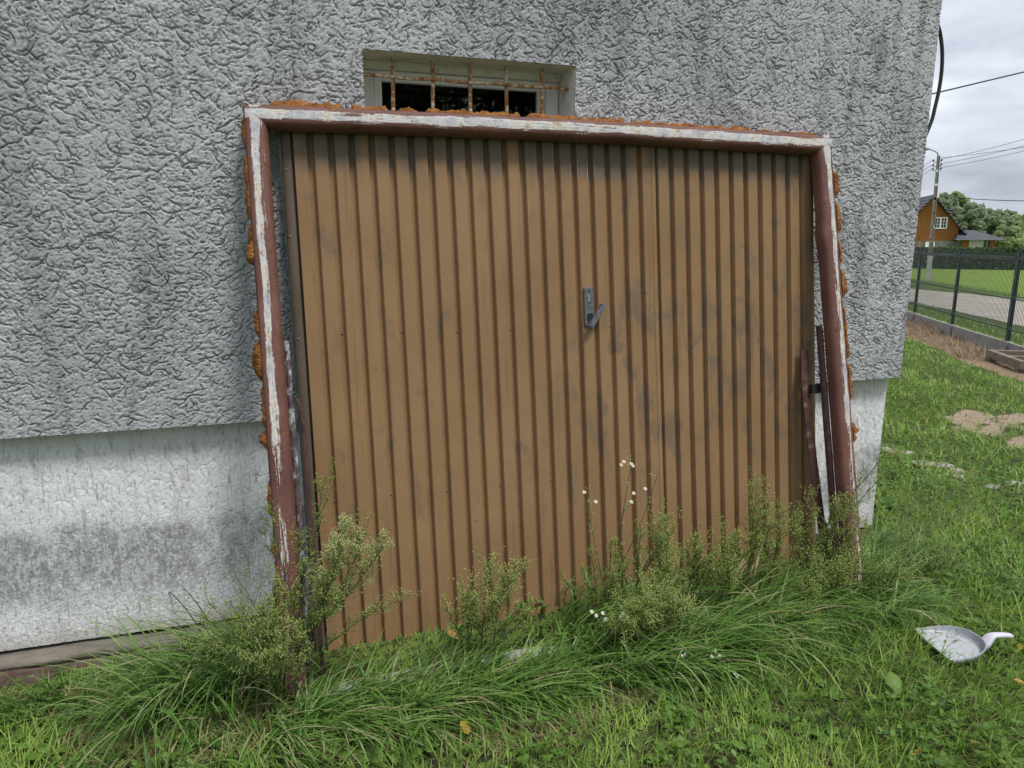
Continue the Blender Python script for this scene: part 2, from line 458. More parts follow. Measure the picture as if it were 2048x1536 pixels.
col = g.mix(g.step(g.math('ADD', g.attr('straw'), g.math('MULTIPLY', g.math('SUBTRACT', n2, .5), .6)), .42, .60), col, straw)
M['ground'] = g.pbr(col, .95, g.bump(g.math('ADD', n2, n3), .7, .03), spec=.15)
g = G('gravel_road')
col = g.ramp(g.math('ADD', g.math('MULTIPLY', g.noise(1.1, 5, .65), .5), g.math('MULTIPLY', g.noise(14, 4, .75), .5)), [(.35, (.32, .285, .245)), (.5, (.45, .41, .36)), (.68, (.56, .52, .46))])
M['road'] = g.pbr(col, .95, g.bump(g.noise(18, 5, .75), .8, .05), spec=.2)
def leafmat(name, stops, trans=.3, rough=.5, nscale=None):
    g = G(name); v = g.attr('var')
    return g.leaf(g.ramp(v, stops), trans, rough)
M['lawn'] = leafmat('lawn_blades', [(0, (.045, .105, .016)), (.3, (.125, .245, .034)), (.6, (.235, .395, .062)), (.78, (.33, .46, .10)), (.86, (.33, .28, .13)), (1, (.44, .36, .22))], .35)
M['long'] = leafmat('long_blades', [(0, (.040, .105, .022)), (.35, (.105, .220, .042)), (.65, (.185, .335, .075)), (.86, (.29, .40, .15)), (.92, (.38, .34, .19)), (1, (.48, .41, .27))], .3, .42)
M['straw'] = leafmat('straw', [(0, (.12, .085, .05)), (.5, (.29, .21, .13)), (1, (.46, .36, .24))], .2, .7)
M['weed_leaf'] = leafmat('weed_leaves', [(0, (.07, .13, .04)), (.6, (.15, .23, .075)), (1, (.27, .32, .13))], .35)
M['bud'] = leafmat('weed_buds', [(0, (.15, .26, .045)), (.45, (.32, .45, .09)), (.75, (.50, .58, .18)), (1, (.68, .68, .40))], .45)
M['stem'] = leafmat('weed_stems', [(0, (.06, .085, .03)), (.6, (.13, .16, .055)), (1, (.24, .17, .09))], .1)
M['petal'] = leafmat('petals', [(0, (.62, .52, .12)), (.3, (.70, .66, .45)), (.5, (.78, .78, .74)), (1, (.85, .85, .83))], .3)
M['broad'] = leafmat('broad_leaves', [(0, (.055, .13, .02)), (.5, (.11, .22, .035)), (1, (.20, .31, .07))], .35)
M['tree'] = leafmat('tree_leaves', [(0, (.20, .245, .165)), (.5, (.30, .36, .23)), (1, (.38, .43, .28))], .45)  # leaf greens paled and greyed to put distance haze into the colour
M['tree2'] = leafmat('bush_leaves', [(0, (.21, .275, .135)), (.5, (.32, .40, .18)), (1, (.40, .47, .23))], .45)
M['hedge'] = leafmat('hedge_leaves', [(0, (.03, .055, .02)), (.5, (.065, .11, .036)), (1, (.11, .165, .058))], .3)
M['dry'] = leafmat('fallen_leaves', [(0, (.42, .27, .03)), (.5, (.50, .36, .07)), (1, (.40, .22, .09))], .3)
g = G('bark'); M['bark'] = g.pbr(g.ramp(g.noise(8, 4), [(.3, (.05, .04, .03)), (.7, (.12, .10, .08))]), .9)
g = G('stone'); M['stone'] = g.pbr(g.ramp(g.noise(14, 5, .65), [(.3, (.24, .22, .19)), (.7, (.44, .41, .37))]), .9, g.bump(g.noise(50, 4), .5, .01))
g = G('grey_dustpan'); M['pan'] = g.pbr(g.ramp(g.noise(30, 4), [(.3, (.27, .29, .32)), (.7, (.36, .385, .42))]), .4)
g = G('pan_floor')
col = g.ramp(g.noise(22, 4), [(.3, (.36, .38, .41)), (.7, (.47, .49, .52))])
dd = g.math('MULTIPLY', g.step(g.noise(45, 6, .75, .4), .50, .58), g.step(g.noise(11, 3, .5, 0, g.map((1, 1, 1), (2.1, 0, 0))), .47, .58))
col = g.mix(dd, col, (.09, .08, .06))
M['pan_floor'] = g.pbr(col, .18)
g = G('lilac_handle'); M['lilac'] = g.pbr((.60, .58, .68), .4)
g = G('dark_fence'); M['fence'] = g.pbr((.020, .030, .036), .45)
g = G('fence_wire'); M['wire'] = g.pbr((.05, .065, .065), .5)
g = G('black_cable'); M['cable'] = g.pbr((.022, .022, .026), .5)
g = G('ochre_boards')
X, Y_, Z_ = g.xyz()
M['ochre'] = g.pbr(g.ramp(g.noise(1.2, 4, .6, 0, g.map((3, 3, .3))), [(.3, (.20, .078, .020)), (.7, (.26, .105, .028))]), .7, spec=.2)
g = G('roof_dark'); M['roof'] = g.pbr(g.ramp(g.noise(2, 4), [(.3, (.045, .048, .06)), (.7, (.075, .08, .095))]), .6, g.bump(g.math('SINE', g.math('MULTIPLY', g.xyz()[2], 16.0)), .6, .06))
g = G('fieldstone')
vv = g.n('ShaderNodeTexVoronoi'); g.put(vv.inputs['Vector'], g.pos); vv.inputs['Scale'].default_value = 2.2
M['fieldstone'] = g.pbr(g.mix(g.step(g.vor(2.2, feature='DISTANCE_TO_EDGE'), .02, .08), (.25, .24, .23), g.mix(.6, (.07, .065, .065), g.mix(.8, vv.outputs['Color'], (.12, .10, .09)))), .8)
g = G('curtain'); M['curtain'] = g.pbr((.50, .48, .43), .8)
g = G('dark_pane'); M['pane'] = g.pbr((.03, .034, .04), .1)
g = G('old_wood'); M['wood'] = g.pbr(g.ramp(g.noise(7, 5, .65, 0, g.map((1, 1, 4))), [(.3, (.13, .105, .08)), (.7, (.26, .22, .17))]), .9, g.bump(g.noise(40, 4), .5, .01))
g = G('white_lime'); M['lime'] = g.pbr(g.ramp(g.noise(4, 4), [(.3, (.36, .36, .34)), (.7, (.52, .52, .50))]), .9)

# ================================================================== GROUND
def ell(px, py, dx, dy):
    c = at_g(px, py)[:2]
    a = (at_g(px+dx, py)[:2]-at_g(px-dx, py)[:2])/2; b = (at_g(px, py-dy)[:2]-at_g(px, py+dy)[:2])/2
    return c, np.linalg.inv(np.stack([a, b], 1))
SANDS = [ell(1938, 838, 52, 22), ell(2040, 838, 50, 14), ell(1985, 858, 34, 14), ell(2045, 884, 32, 13), ell(2100, 860, 60, 30), ell(1785, 902, 14, 5), ell(1850, 928, 26, 6), ell(1915, 945, 18, 6)]
DIRT = [ell(330, 1470, 190, 60), ell(1000, 1450, 150, 45), ell(760, 1420, 90, 25), ell(180, 1420, 120, 30), ell(560, 1440, 120, 30), ell(640, 1500, 150, 30), ell(40, 1395, 60, 20), ell(1250, 1400, 80, 25)]
def emask(L, x, y):
    r = np.zeros_like(x)
    for c, A in L:
        u = A[0, 0]*(x-c[0]) + A[0, 1]*(y-c[1]); v = A[1, 0]*(x-c[0]) + A[1, 1]*(y-c[1])
        r = np.maximum(r, np.clip(1.5-np.sqrt(u*u+v*v)*(.75+1.1*np.abs(fbm(x*3.1, y*3.1, 0, 66)-.5)*2+.4*fbm(x*9, y*9, 0, 67)), 0, 1))
    return r
def dist_d(x, y): return x*ND[0]+y*ND[1]
def strawmask(x, y):
    d = dist_d(x, y) + (fbm(x*1.3, y*1.3, 0, 7)-.5)*.7
    return sstep(4.40, 4.75, d)*sstep(5.75, 5.6, dist_d(x, y))*sstep(4.5, 6.0, y)
def geo(a, b, n): return np.geomspace(a, b, n)
xs = np.concatenate([-geo(2.2, 900, 40)[::-1]-.0, np.arange(-2.1, 9.01, .07), 9+geo(.1, 20, 60), 29+geo(1, 900, 45)])
ys = np.concatenate([-geo(1.0, 900, 40)[::-1], np.arange(-.9, 10.01, .07), 10+geo(.1, 20, 60), 30+geo(1, 900, 45)])
GX, GY = np.meshgrid(xs, ys, indexing='ij')
GX = GX.ravel(); GY = GY.ravel()
gz = ground(GX, GY)
near = sstep(30, 12, np.hypot(GX, GY))
gz = gz + near*((fbm(GX*1.1, GY*1.1, 0, 3)-.5)*.03 + (fbm(GX*6, GY*6, 0, 4)-.5)*.014)
smk = emask(SANDS, GX, GY)
fld = sstep(11.0, 12.5, dist_d(GX, GY))
gr_o = mk('ground', np.stack([GX, GY, gz], 1), grid_faces(len(xs), len(ys)), M['ground'], None, True,
          {'sand': smk, 'straw': strawmask(GX, GY), 'field': fld})
tag(gr_o, 'lawn soil and field around the house', None, None, 'structure')
# road across the fence: near and far edges
def road():
    n0, n1 = np.array([16.9, 12.6]), np.array([19.4, 18.2]); f0, f1 = np.array([24.5, 18.4]), np.array([25.5, 24.0])
    V = []; ns = 80; nc = 12
    for i in range(ns):
        t = -5+ 16*i/(ns-1)
        a = n0+(n1-n0)*t; b = f0+(f1-f0)*t
        for k in range(nc):
            s_ = k/(nc-1)
            q = a+(b-a)*s_ if np.linalg.norm(b-a) > 0 else a
            if k in (0, nc-1):
                q = q + rng.normal(0, .12, 2)
            V.append((q[0], q[1], float(ground(q[0], q[1])) + .012 + .03*math.sin(s_*PI)))
    o = mk('road', V, grid_faces(ns, nc), M['road'], None, True)
    tag(o, 'pale gravel road running past outside the wire fence', None, None, 'structure')
road()

# ================================================================== HOUSE
YW = 2.766                      # plaster face
XC = 2.915                      # right-hand corner
ZP = 0.831                      # lower edge of the plaster
WX0, WX1, WZ0, WZ1 = 0.3171, 1.1343, 1.62, 2.165   # window opening
house = empty('house', (XC, YW, 0), 'grey textured plaster house with white plinth and barred basement window', 'house')
def worm(x0, x1, z0, z1, st, n_long, n_short, vertical=False, seed=1, KS=1.5):
    r = np.random.default_rng(seed)
    nx = int(round((x1-x0)/st))+1; nz = int(round((z1-z0)/st))+1
    D = np.zeros((nx, nz), np.float32)
    N = n_long+n_short
    px = r.uniform(x0, x1, N); pz = r.uniform(z0, z1, N)
    if vertical:
        ang = PI/2 + r.normal(0, .22, N)
    else:
        fl = fbm(px*1.7, pz*1.7, 0, seed+3, 2)
        ang = (fl-.5)*7.5 + r.normal(0, .55, N) + np.where(r.random(N) < .5, PI, 0)
        ang = np.where(r.random(N) < .72, ang*.30+np.where(r.random(N) < .5, PI, 0), ang)
    L = np.concatenate([r.lognormal(math.log(.033), .6, n_long), r.lognormal(math.log(.013), .5, n_short)])
    curv = r.normal(0, 22, N); curv[n_long:] *= 2.2
    if vertical: curv *= .25
    dep = np.concatenate([r.uniform(.55, 1.25, n_long), r.uniform(.22, .62, n_short)])
    h = .0022; mxs = int(min(.16, L.max())/h)
    dens = fbm(px*2.3, pz*2.3, 3, seed+9, 2)
    keep = r.random(N) < (.35+1.1*dens)
    L = np.where(keep, L, 0)
    for k in range(mxs):
        al = (k*h < L)
        if not al.any(): break
        i = np.nonzero(al)[0]
        ang[i] += curv[i]*h + r.normal(0, .13, len(i)); curv[i] += r.normal(0, 3.0, len(i))
        px[i] += np.cos(ang[i])*h; pz[i] += np.sin(ang[i])*h
        t = k*h/np.maximum(L[i], 1e-6); tap = np.sqrt(np.clip(np.sin(PI*np.clip(t, .02, .98)), 0, 1))
        gx = (px[i]-x0)/st; gz_ = (pz[i]-z0)/st
        ix = np.floor(gx).astype(int); iz = np.floor(gz_).astype(int)
        for a in (0, 1):
            for b in (0, 1):
                d2 = (gx-(ix+a))**2+(gz_-(iz+b))**2
                wgt = dep[i]*tap*np.exp(-d2*KS)
                ok = (ix+a >= 0) & (ix+a < nx) & (iz+b >= 0) & (iz+b < nz)
                np.maximum.at(D, (ix[ok]+a, iz[ok]+b), wgt[ok].astype(np.float32))
    return D
ST = .0032
PX0 = -1.22
PZ1 = 2.68
nx = int(round((XC-PX0)/ST)); nz = int(round((PZ1-ZP)/ST))
stx = (XC-PX0)/nx; stz = (PZ1-ZP)/nz
Dm = worm(PX0, XC, ZP, PZ1, ST, 11500, 52000, False, 21, 3.4)
Dm = Dm[:nx+1, :nz+1]
if Dm.shape != (nx+1, nz+1):
    Dm = np.pad(Dm, ((0, nx+1-Dm.shape[0]), (0, nz+1-Dm.shape[1])), mode='edge')
AX = PX0+np.arange(nx+1)*stx; AZ = ZP+np.arange(nz+1)*stz
gxx, gzz = np.meshgrid(AX, AZ, indexing='ij')
bl = (np.roll(Dm, 1, 0)+np.roll(Dm, -1, 0)+np.roll(Dm, 1, 1)+np.roll(Dm, -1, 1)+np.roll(Dm, 2, 1)+np.roll(Dm, -2, 1))/6
hh = Dm*.0128 - np.clip(bl-Dm*.8, 0, 1)*.0010 + (fbm(gxx*75, gzz*75, 0, 31, 2)-.5)*.0008 + (rng.random(Dm.shape)-.5)*.0016 + (fbm(gxx*2.2, gzz*2.2, 0, 41, 2)-.5)*.006
WY = YW + np.clip(hh, -.004, .0142)
def patch(i0, i1, j0, j1, hole=None, step=1):
    I = np.arange(i0, i1+1, step); J = np.arange(j0, j1+1, step)
    V = np.stack([gxx[np.ix_(I, J)], WY[np.ix_(I, J)], gzz[np.ix_(I, J)]], -1).reshape(-1, 3)
    Fq = grid_faces(len(I), len(J))
    if hole:
        cx = V[Fq].mean(1)
        ins = (cx[:, 0] > hole[0]) & (cx[:, 0] < hole[1]) & (cx[:, 2] > hole[2]) & (cx[:, 2] < hole[3])
        Fq = Fq[~ins]
    return mk('plaster', V, Fq, M['plaster'], house, False)
iA = int((.16-PX0)/stx); iB = int((2.30-PX0)/stx); jA = int((1.84-ZP)/stz)
patch(0, iA, 0, nz)
patch(iA, iB, jA, nz, (WX0, WX1, WZ0, WZ1))
patch(iB, nx, 0, nz)
iB4 = iA+((iB-iA)//4)*4
patch(iA, iB, 0, jA, (WX0, WX1, WZ0, WZ1), 3)
# coarse remainder of the facade beyond the picture, and the body of the house behind the plaster
def core():
    b = MB()
    yb = YW+.0145
    x0, x1, z0, z1 = -7.0, XC-.004, ZP+.004, 5.6
    def q(xa, xb, za, zb): b.box(xa, xb, yb, yb+.30, za, zb)
    q(x0, WX0-.004, z0, z1); q(WX1+.004, x1, z0, z1); q(WX0-.004, WX1+.004, WZ1+.004, z1); q(WX0-.004, WX1+.004, z0, WZ0-.004)
    b.box(x1-.30, x1, yb+.3, yb+9, z0, z1)
    b.box(x0, x1-.3, yb+8.7, yb+9, z0, z1)
    b.box(x0, x0+.3, yb+.3, yb+8.7, z0, z1)
    b.box(x0, x1, yb+.001, yb+9, z1, z1+.15)
    b.build('wall_core', M['plaster'], house)
    c = MB()
    c.box(-7.0, PX0-.0005, YW, YW+.0145, ZP, 5.6); c.box(PX0, XC, YW, YW+.0145, PZ1+.0005, 5.6)
    c.build('plaster', M['plaster'], house)
core()
# plinth
YP = YW+.062
XPC = 2.896
sp_ = .0042
def plinth_patch(x0, x1, step, seed):
    Dp = worm(x0, x1, 0.02, ZP+.02, step, int(900*(x1-x0)), int(5200*(x1-x0)), True, seed)
    I, J = Dp.shape
    X_, Z2 = np.meshgrid(np.linspace(x0, x1, I), np.linspace(.02, ZP+.02, J), indexing='ij')
    rough_ = sstep(.62, .30, Z2)
    Yy = YP + Dp*.0032*(1-.6*rough_) + (fbm(X_*210, Z2*34, 0, seed+5, 2)-.5)*.0022*(1-.3*rough_) + (fbm(X_*150, Z2*140, 0, seed+8, 2)-.5)*.0020*rough_ + (rng.random(X_.shape)-.5)*.0016 - .004
    return mk('plinth', np.stack([X_, Yy, Z2], -1).reshape(-1, 3), grid_faces(I, J), M['plinth'], house, False)
plinth_patch(-1.25, .20, .0034, 51)
plinth_patch(2.25, XPC, .0048, 52)
b = MB(); b.box(-7.0, -1.2505, YP-.003, YP+.2, .02, ZP+.03); b.box(.2005, 2.2495, YP-.003, YP+.2, .02, ZP+.03)
b.build('plinth', M['plinth'], house)
b = MB(); b.box(-7.0, XPC-.002, YP+.008, YP+.3, .024, ZP+.04); b.box(XPC-.3, XPC-.002, YP+.3, YP+9, .024, ZP+.04)
b.build('plinth_core', M['plinth'], house)
# footing with broken ledge below the plinth
def strip(name, prof, x0, x1, n, amp, mat, seed):
    V = []
    for i in range(n):
        x = x0+(x1-x0)*i/(n-1)
        for k, (y, z) in enumerate(prof):
            V.append((x, y+(vnoise(np.array(x*14.0), np.array(k*3.7), 0, seed)-.5)*amp, z+(vnoise(np.array(x*11.0), np.array(k*5.1+9), 0, seed)-.5)*amp))
    return mk(name, V, grid_faces(n, len(prof)), mat, house, False)
strip('footing_ledge', [(YP+.05, .004), (YW-.002, .004), (YW-.014, -.001), (YW-.016, -.022), (YP, -.026)], -2.6, 2.5, 260, .012, M['ledge'], 61)
strip('footing', [(YP, -.020), (YW-.024, -.024), (YW-.028, -.030), (YW-.030, -.078), (YW-.032, -.30)], -2.6, 2.5, 260, .008, M['footing'], 62)
# window
def window():
    yo, yi = YW+.0142, YW+.185
    rv = []
    def panel(nm, p, mat=M['reveal']):
        o = MB().add(p, [(0, 1, 2, 3)]).build(nm, mat, house); return o
    e_ = .0
    b = MB(); b.box(WX0-.03, WX0, yo, yi+.03, WZ0-.03, WZ1+.03); b.build('reveal', M['reveal'], house)
    b = MB(); b.box(WX1, WX1+.03, yo, yi+.03, WZ0-.03, WZ1+.03); b.build('reveal', M['reveal'], house)
    b = MB(); b.box(WX0, WX1, yo, yi+.03, WZ1, WZ1+.03); b.build('reveal', M['reveal'], house)
    b = MB(); b.box(WX0, WX1, yo, yi+.03, WZ0-.03, WZ0); b.build('window_sill', M['concrete'], house)
    # lintel block above the window frame inside the opening
    b = MB(); b.box(WX0+.001, WX1-.001, yi-.035, yi+.03, WZ1-.03, WZ1-.001); b.build('reveal', M['reveal'], house)
    win = empty('window', (WX0, yi, WZ0)); setpar(win, house)
    win.location = (0, 0, 0); win.matrix_parent_inverse = Matrix.Translation(-Vector(house.location))
    zt = WZ1-.0305
    fx0, fx1 = WX0+.003, WX1-.003
    b = MB()
    for w0, dep, y0 in ((.052, .05, yi-.012), ):
        b.box(fx0, fx0+w0, y0, y0+dep, WZ0+.002, zt); b.box(fx1-w0, fx1, y0, y0+dep, WZ0+.002, zt)
        b.box(fx0+w0, fx1-w0, y0, y0+dep, zt-w0*.36, zt); b.box(fx0+w0, fx1-w0, y0, y0+dep, WZ0+.002, WZ0+w0)
    bevel(b.build('frame', M['white_plastic'], win), .004)
    b = MB(); w1 = .034; xa, xb = fx0+.0525, fx1-.0525; za, zb = WZ0+.0525, zt-.0192; y0 = yi+.002
    b.box(xa, xa+w1, y0, y0+.04, za, zb); b.box(xb-w1, xb, y0, y0+.04, za, zb); b.box(xa+w1, xb-w1, y0, y0+.04, zb-w1*.5, zb); b.box(xa+w1, xb-w1, y0, y0+.04, za, za+w1)
    bevel(b.build('sash', M['white_plastic'], win), .005)
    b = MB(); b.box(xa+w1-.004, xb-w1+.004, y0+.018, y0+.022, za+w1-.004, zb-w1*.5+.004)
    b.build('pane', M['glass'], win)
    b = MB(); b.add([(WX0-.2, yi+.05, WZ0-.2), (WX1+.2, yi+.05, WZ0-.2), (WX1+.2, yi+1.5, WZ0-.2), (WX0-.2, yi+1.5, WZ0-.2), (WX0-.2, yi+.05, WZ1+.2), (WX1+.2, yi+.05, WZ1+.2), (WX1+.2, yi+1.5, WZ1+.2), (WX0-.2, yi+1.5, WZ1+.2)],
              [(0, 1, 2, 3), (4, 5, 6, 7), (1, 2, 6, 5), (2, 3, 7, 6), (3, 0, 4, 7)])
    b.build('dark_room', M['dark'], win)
    # rebar grille
    gr = empty('grille', (0, 0, 0)); setpar(gr, house)
    yg = YW+.088
    for i, (px, py) in enumerate([(785, 120), (864, 127), (939, 133), (1013, 140), (1084, 146)]):
        q = at_y(px, py, yg); q2 = at_y(px+2*(1 if i < 2 else 0), 215, yg)
        pts = []; rs = []
        z = q[2]+.012
        while z > WZ0-.01:
            pts.append((q[0]+.002*math.sin(z*9+i), yg+.002*math.sin(z*7+i*2), z)); rs.append(.0068+.0016*(len(pts) % 2)); z -= .0062
        MB().tube(pts, rs, 7).build('bar', M['rust_bar'], gr, False)
    a_, c_ = at_y(728, 148, yg-.008), at_y(1141, 181, yg-.008)
    zc = (a_[2]+c_[2])/2
    n = 26
    pts = [(WX0-.004+(WX1-WX0+.008)*i/(n-1), yg-.013, zc+.002*math.sin(i*.9)) for i in range(n)]
    MB().tube(pts, .0068, 7).build('crossbar', M['rust_bar'], gr, True)
window()

# ================================================================== GARAGE DOOR leaning on the wall
XL, YL, AL, XO, FW_, FH = -.0702, 2.2396, .2168, -.0111, 2.3792, 1.986
PXO, PYO, PAL, PW = .0394, 2.4991, .1211, 2.2381
def fpt(a, b, n=0.0):      # frame plane: a across, b up the slope, n out of the plane
    return np.array([XL+a+XO*b, YL+b*math.sin(AL)-n*math.cos(AL), b*math.cos(AL)+n*math.sin(AL)])
def ppt(a, b, n=0.0):      # door leaf plane
    return np.array([PXO+a+XO*b, PYO+b*math.sin(PAL)-n*math.cos(PAL), b*math.cos(PAL)+n*math.sin(PAL)])
door = empty('garage_door', fpt(FW_/2, 0), 'brown ribbed steel garage door in flaking red frame leaning on house', 'garage door')
door['kind'] = 'thing'
PER, E0 = .07126, .0854
edges = [E0+PER*i for i in range(30)]
def sheet(i0, i1, a_start, a_end, lift):
    """one corrugated sheet: profile across, many rows along so that wear can sit on single edges"""
    prof = [(a_start, 0.0, 0)]
    for i in range(i0, i1):
        e_ = edges[i]
        if e_ > a_end-.001: break
        prof += [(e_-.0034, 0, 0), (e_-.0006, 0, 0), (e_+.0006, -.0008, 1), (e_+.0016, -.0205, 1), (e_+.0028, -.0215, 1), (e_+.0216, -.0215, 1), (e_+.0228, -.0205, 1), (e_+.0258, -.0008, .4), (e_+.0268, 0, 0), (e_+.0292, 0, 0)]
    if i1 >= 30:
        prof += [(a_end-.028, 0, 0), (a_end-.012, -.0020, 0), (a_end-.004, -.0065, 0), (a_end, -.016, 1), (a_end, -.034, 1)]
    else:
        prof.append((a_end, 0.0, 0))
    rows = np.linspace(-.03, 1.955, 61)
    V = []; wear = []; dirt = []
    for a, n, dd in prof:
        for bq in rows:
            wob = .0012*math.sin(bq*3+a*5)
            V.append(ppt(a, bq, n+lift+wob)); dirt.append(dd*(.55+.45*(bq < 1.6)))
            w_ = 0
            if abs(n) < .0012 and 1.70 < bq < 1.86 and dd != 1:
                for ac, b0, b1 in ((edges[14]+.0268, 1.735, 1.84), (edges[15]-.0006, 1.72, 1.83), (edges[15]+.0268, 1.735, 1.84), (edges[14]-.0006, 1.73, 1.80), (edges[16]-.0006, 1.76, 1.80)):
                    if abs(a-ac) < .0004 and b0 < bq < b1: w_ = .8
            if abs(n) < .0012 and abs(a-edges[5]-.0268) < .0004 and .80 < bq < .95: w_ = .55
            wear.append(w_)
    return mk('door_sheet', V, grid_faces(len(prof), len(rows)), M['tan'], door, False, {'wear': wear, 'dirt': dirt})
SEAM = edges[19]+.0003
sheet(0, 19, .0418, SEAM+.012, 0.0)
o = sheet(19, 30, SEAM-.006, PW, .0016)
tag(o, 'ribbed door sheet right of the vertical seam with grey scuffs')
def bar(name, mat, p0, p1, prof, parent=door, smooth=False, rows=2, fn=fpt, white=None):
    pass
def extr(name, fn, prof, bs, mat, smooth=False, close=False):
    V = [fn(a, bq, n) for a, n in prof for bq in bs]
    return mk(name, V, grid_faces(len(prof), len(bs)), mat, door, smooth)
bsx = np.linspace(-.03, 1.955, 30)
o = extr('edge_strip', ppt, [(.0, -.034), (.0, -.006), (.002, -.003), (.031, -.003), (.0335, -.006), (.0335, -.021), (.0405, -.021), (.0418, 0.0)], bsx, M['brown_edge'])
o['label'] = 'dark brown folded strip on the left edge of the door leaf'
b = MB()
def ibox(b, fn, a0, a1, b0, b1, n0, n1):
    b.hexa([fn(a0, b0, n0), fn(a1, b0, n0), fn(a1, b0, n1), fn(a0, b0, n1), fn(a0, b1, n0), fn(a1, b1, n0), fn(a1, b1, n1), fn(a0, b1, n1)])
ibox(b, ppt, -.006, .028, -.03, 1.95, -.070, -.0345)
ibox(b, ppt, PW-.030, PW+.002, -.03, 1.95, -.070, -.0345)
ibox(b, ppt, .0285, PW-.0305, 1.915, 1.95, -.068, -.038)
ibox(b, ppt, .0285, PW-.0305, -.028, .01, -.068, -.036)
ibox(b, ppt, .0285, PW-.0305, 1.15, 1.185, -.066, -.036)
ibox(b, ppt, .0285, PW-.0305, .54, .575, -.066, -.036)
b.build('back_frame', M['galv'], door)
# rivets along three cross rails
rv = None
for bq, shift in ((1.168, 1), (.557, 0), (1.80, 1)):
    for i in range(shift, 30, 3):
        a = edges[i]+.013+rng.normal(0, .0015); bb = bq+rng.normal(0, .004)
        if rv is None:
            V = []; r0 = .0042
            for ring, (rr, hz) in enumerate(((1, 0), (.85, .4), (.45, .62))):
                for k in range(8): V.append((rr*r0*math.cos(k*PI/4), rr*r0*math.sin(k*PI/4), hz*r0))
            V.append((0, 0, .68*r0))
            Fr = [(ring*8+k, ring*8+(k+1) % 8, ring*8+8+(k+1) % 8, ring*8+8+k) for ring in (0, 1) for k in range(8)]+[(16+k, 16+(k+1) % 8, 24) for k in range(8)]
            rv = mk('rivet', V, Fr, M['rivet'], door, True); o = rv
        else:
            o = rv.copy(); C.objects.link(o)
        o.location = ppt(a, bb, -.0214+(.0016 if i >= 19 else 0))
        o.rotation_euler = (PI/2-PAL, 0, 0)
for bq in (1.52, 1.16, .62, 1.75):
    o = rv.copy(); C.objects.link(o); o.location = ppt(.012+rng.normal(0, .002), bq, -.003); o.rotation_euler = (PI/2-PAL, 0, 0)

# frame: hollow section, profile measured from the outer edge inwards
PROF = [(.0, -.100), (.0, -.007), (.004, -.003), (.012, .0), (.020, .0006), (.030, .0006), (.040, .0), (.048, -.0008), (.056, -.0028), (.063, -.0080), (.068, -.0170), (.071, -.028), (.072, -.042), (.072, -.052)]
WHT = [0, .0, .03, .30, .95, 1.0, .50, .22, .10, .02, 0, 0, 0, 0]
def member(name, pt, L0, L1, nseg, whtfn, twist=0):
    V = []; A = []; AL1 = []; AC1 = []
    for k, (a, n) in enumerate(PROF):
        for i in range(nseg):
            t = i/(nseg-1); bq = L0+(L1-L0)*t
            V.append(pt(a, bq, n)); A.append(WHT[k]*whtfn(k, bq)+ (0 if WHT[k] > 0 else -.3)); AL1.append(bq+len(name)*1.7); AC1.append(a-n)
    return mk(name, V, grid_faces(len(PROF), nseg), M['frame'], door, True, {'white': A, 'along': AL1, 'across': AC1})
def nz1(t, s): return float(vnoise(np.array(t), np.array(.5), 0, s))
def wl(k, bq):
    base = .88 if bq > .85 else .55 if bq > .45 else .42
    if bq > 1.80 and k >= 5: base += 1.2*sstep(1.80, 1.95, bq)*(1.6 if k > 6 else 1)
    return base*(.82+.36*nz1(bq*6, 71))
def wr(k, bq):
    if k in (6, 7, 8): f = .55
    elif k == 5: f = .7
    else: f = .95
    if bq < .75: f *= .72
    if bq > 1.86: f += 1.4*sstep(1.84, 1.93, bq)
    return f*(.85+.3*nz1(bq*6, 72))
def wt(k, a):
    f = .84
    if k >= 6: f = 1.5+2.0*nz1(a*5.0, 73)
    if .12 < a < .55: f *= .80
    return f*(.75+.5*nz1(a*9, 74))
o = member('frame_post', lambda a, bq, n: fpt(a, bq, n), -.04, FH, 90, wl); o['label'] = 'left post of the frame with a white paint stripe'
bumpR = lambda bq: .010*math.exp(-((bq-1.56)/.05)**2)
o = member('frame_post', lambda a, bq, n: fpt(FW_-a-(bumpR(bq) if a > .05 else 0), bq, n), -.04, FH+.006, 90, wr); o['label'] = 'right post of the frame, dented on its inner side'
sag = lambda a: .010*math.sin(PI*np.clip(a/FW_, 0, 1))
o = member('frame_lintel', lambda a, t, n: fpt(t, FH+.003-a+sag(t), n+.0008), 0.002, FW_-.002, 150, wt); o['label'] = 'rusty lintel of the frame with peeling white paint'
# outer fixing strips (thin dark steel edge behind the visible lip)
b = MB(); ibox(b, fpt, -.003, .002, -.03, FH-.002, -.104, -.012); b.build('edge_flange', M['arm'], door)
b = MB(); ibox(b, fpt, FW_-.002, FW_+.003, -.03, FH, -.104, -.012); b.build('edge_flange', M['arm'], door)
# threshold bar between the feet
n = 60; V = []; prof = [(.030, -.060), (.030, -.012), (.026, -.004), (.018, .0), (.006, -.001), (.0, -.006), (.0, -.060)]
for t, nn_ in prof:
    for i in range(n):
        a = .07+(FW_-.14)*i/(n-1)
        V.append(fpt(a, t-.019+.012*math.sin(a*2.2), nn_+.02))
mk('threshold', V, grid_faces(len(prof), n), M['threshold'], door, True)
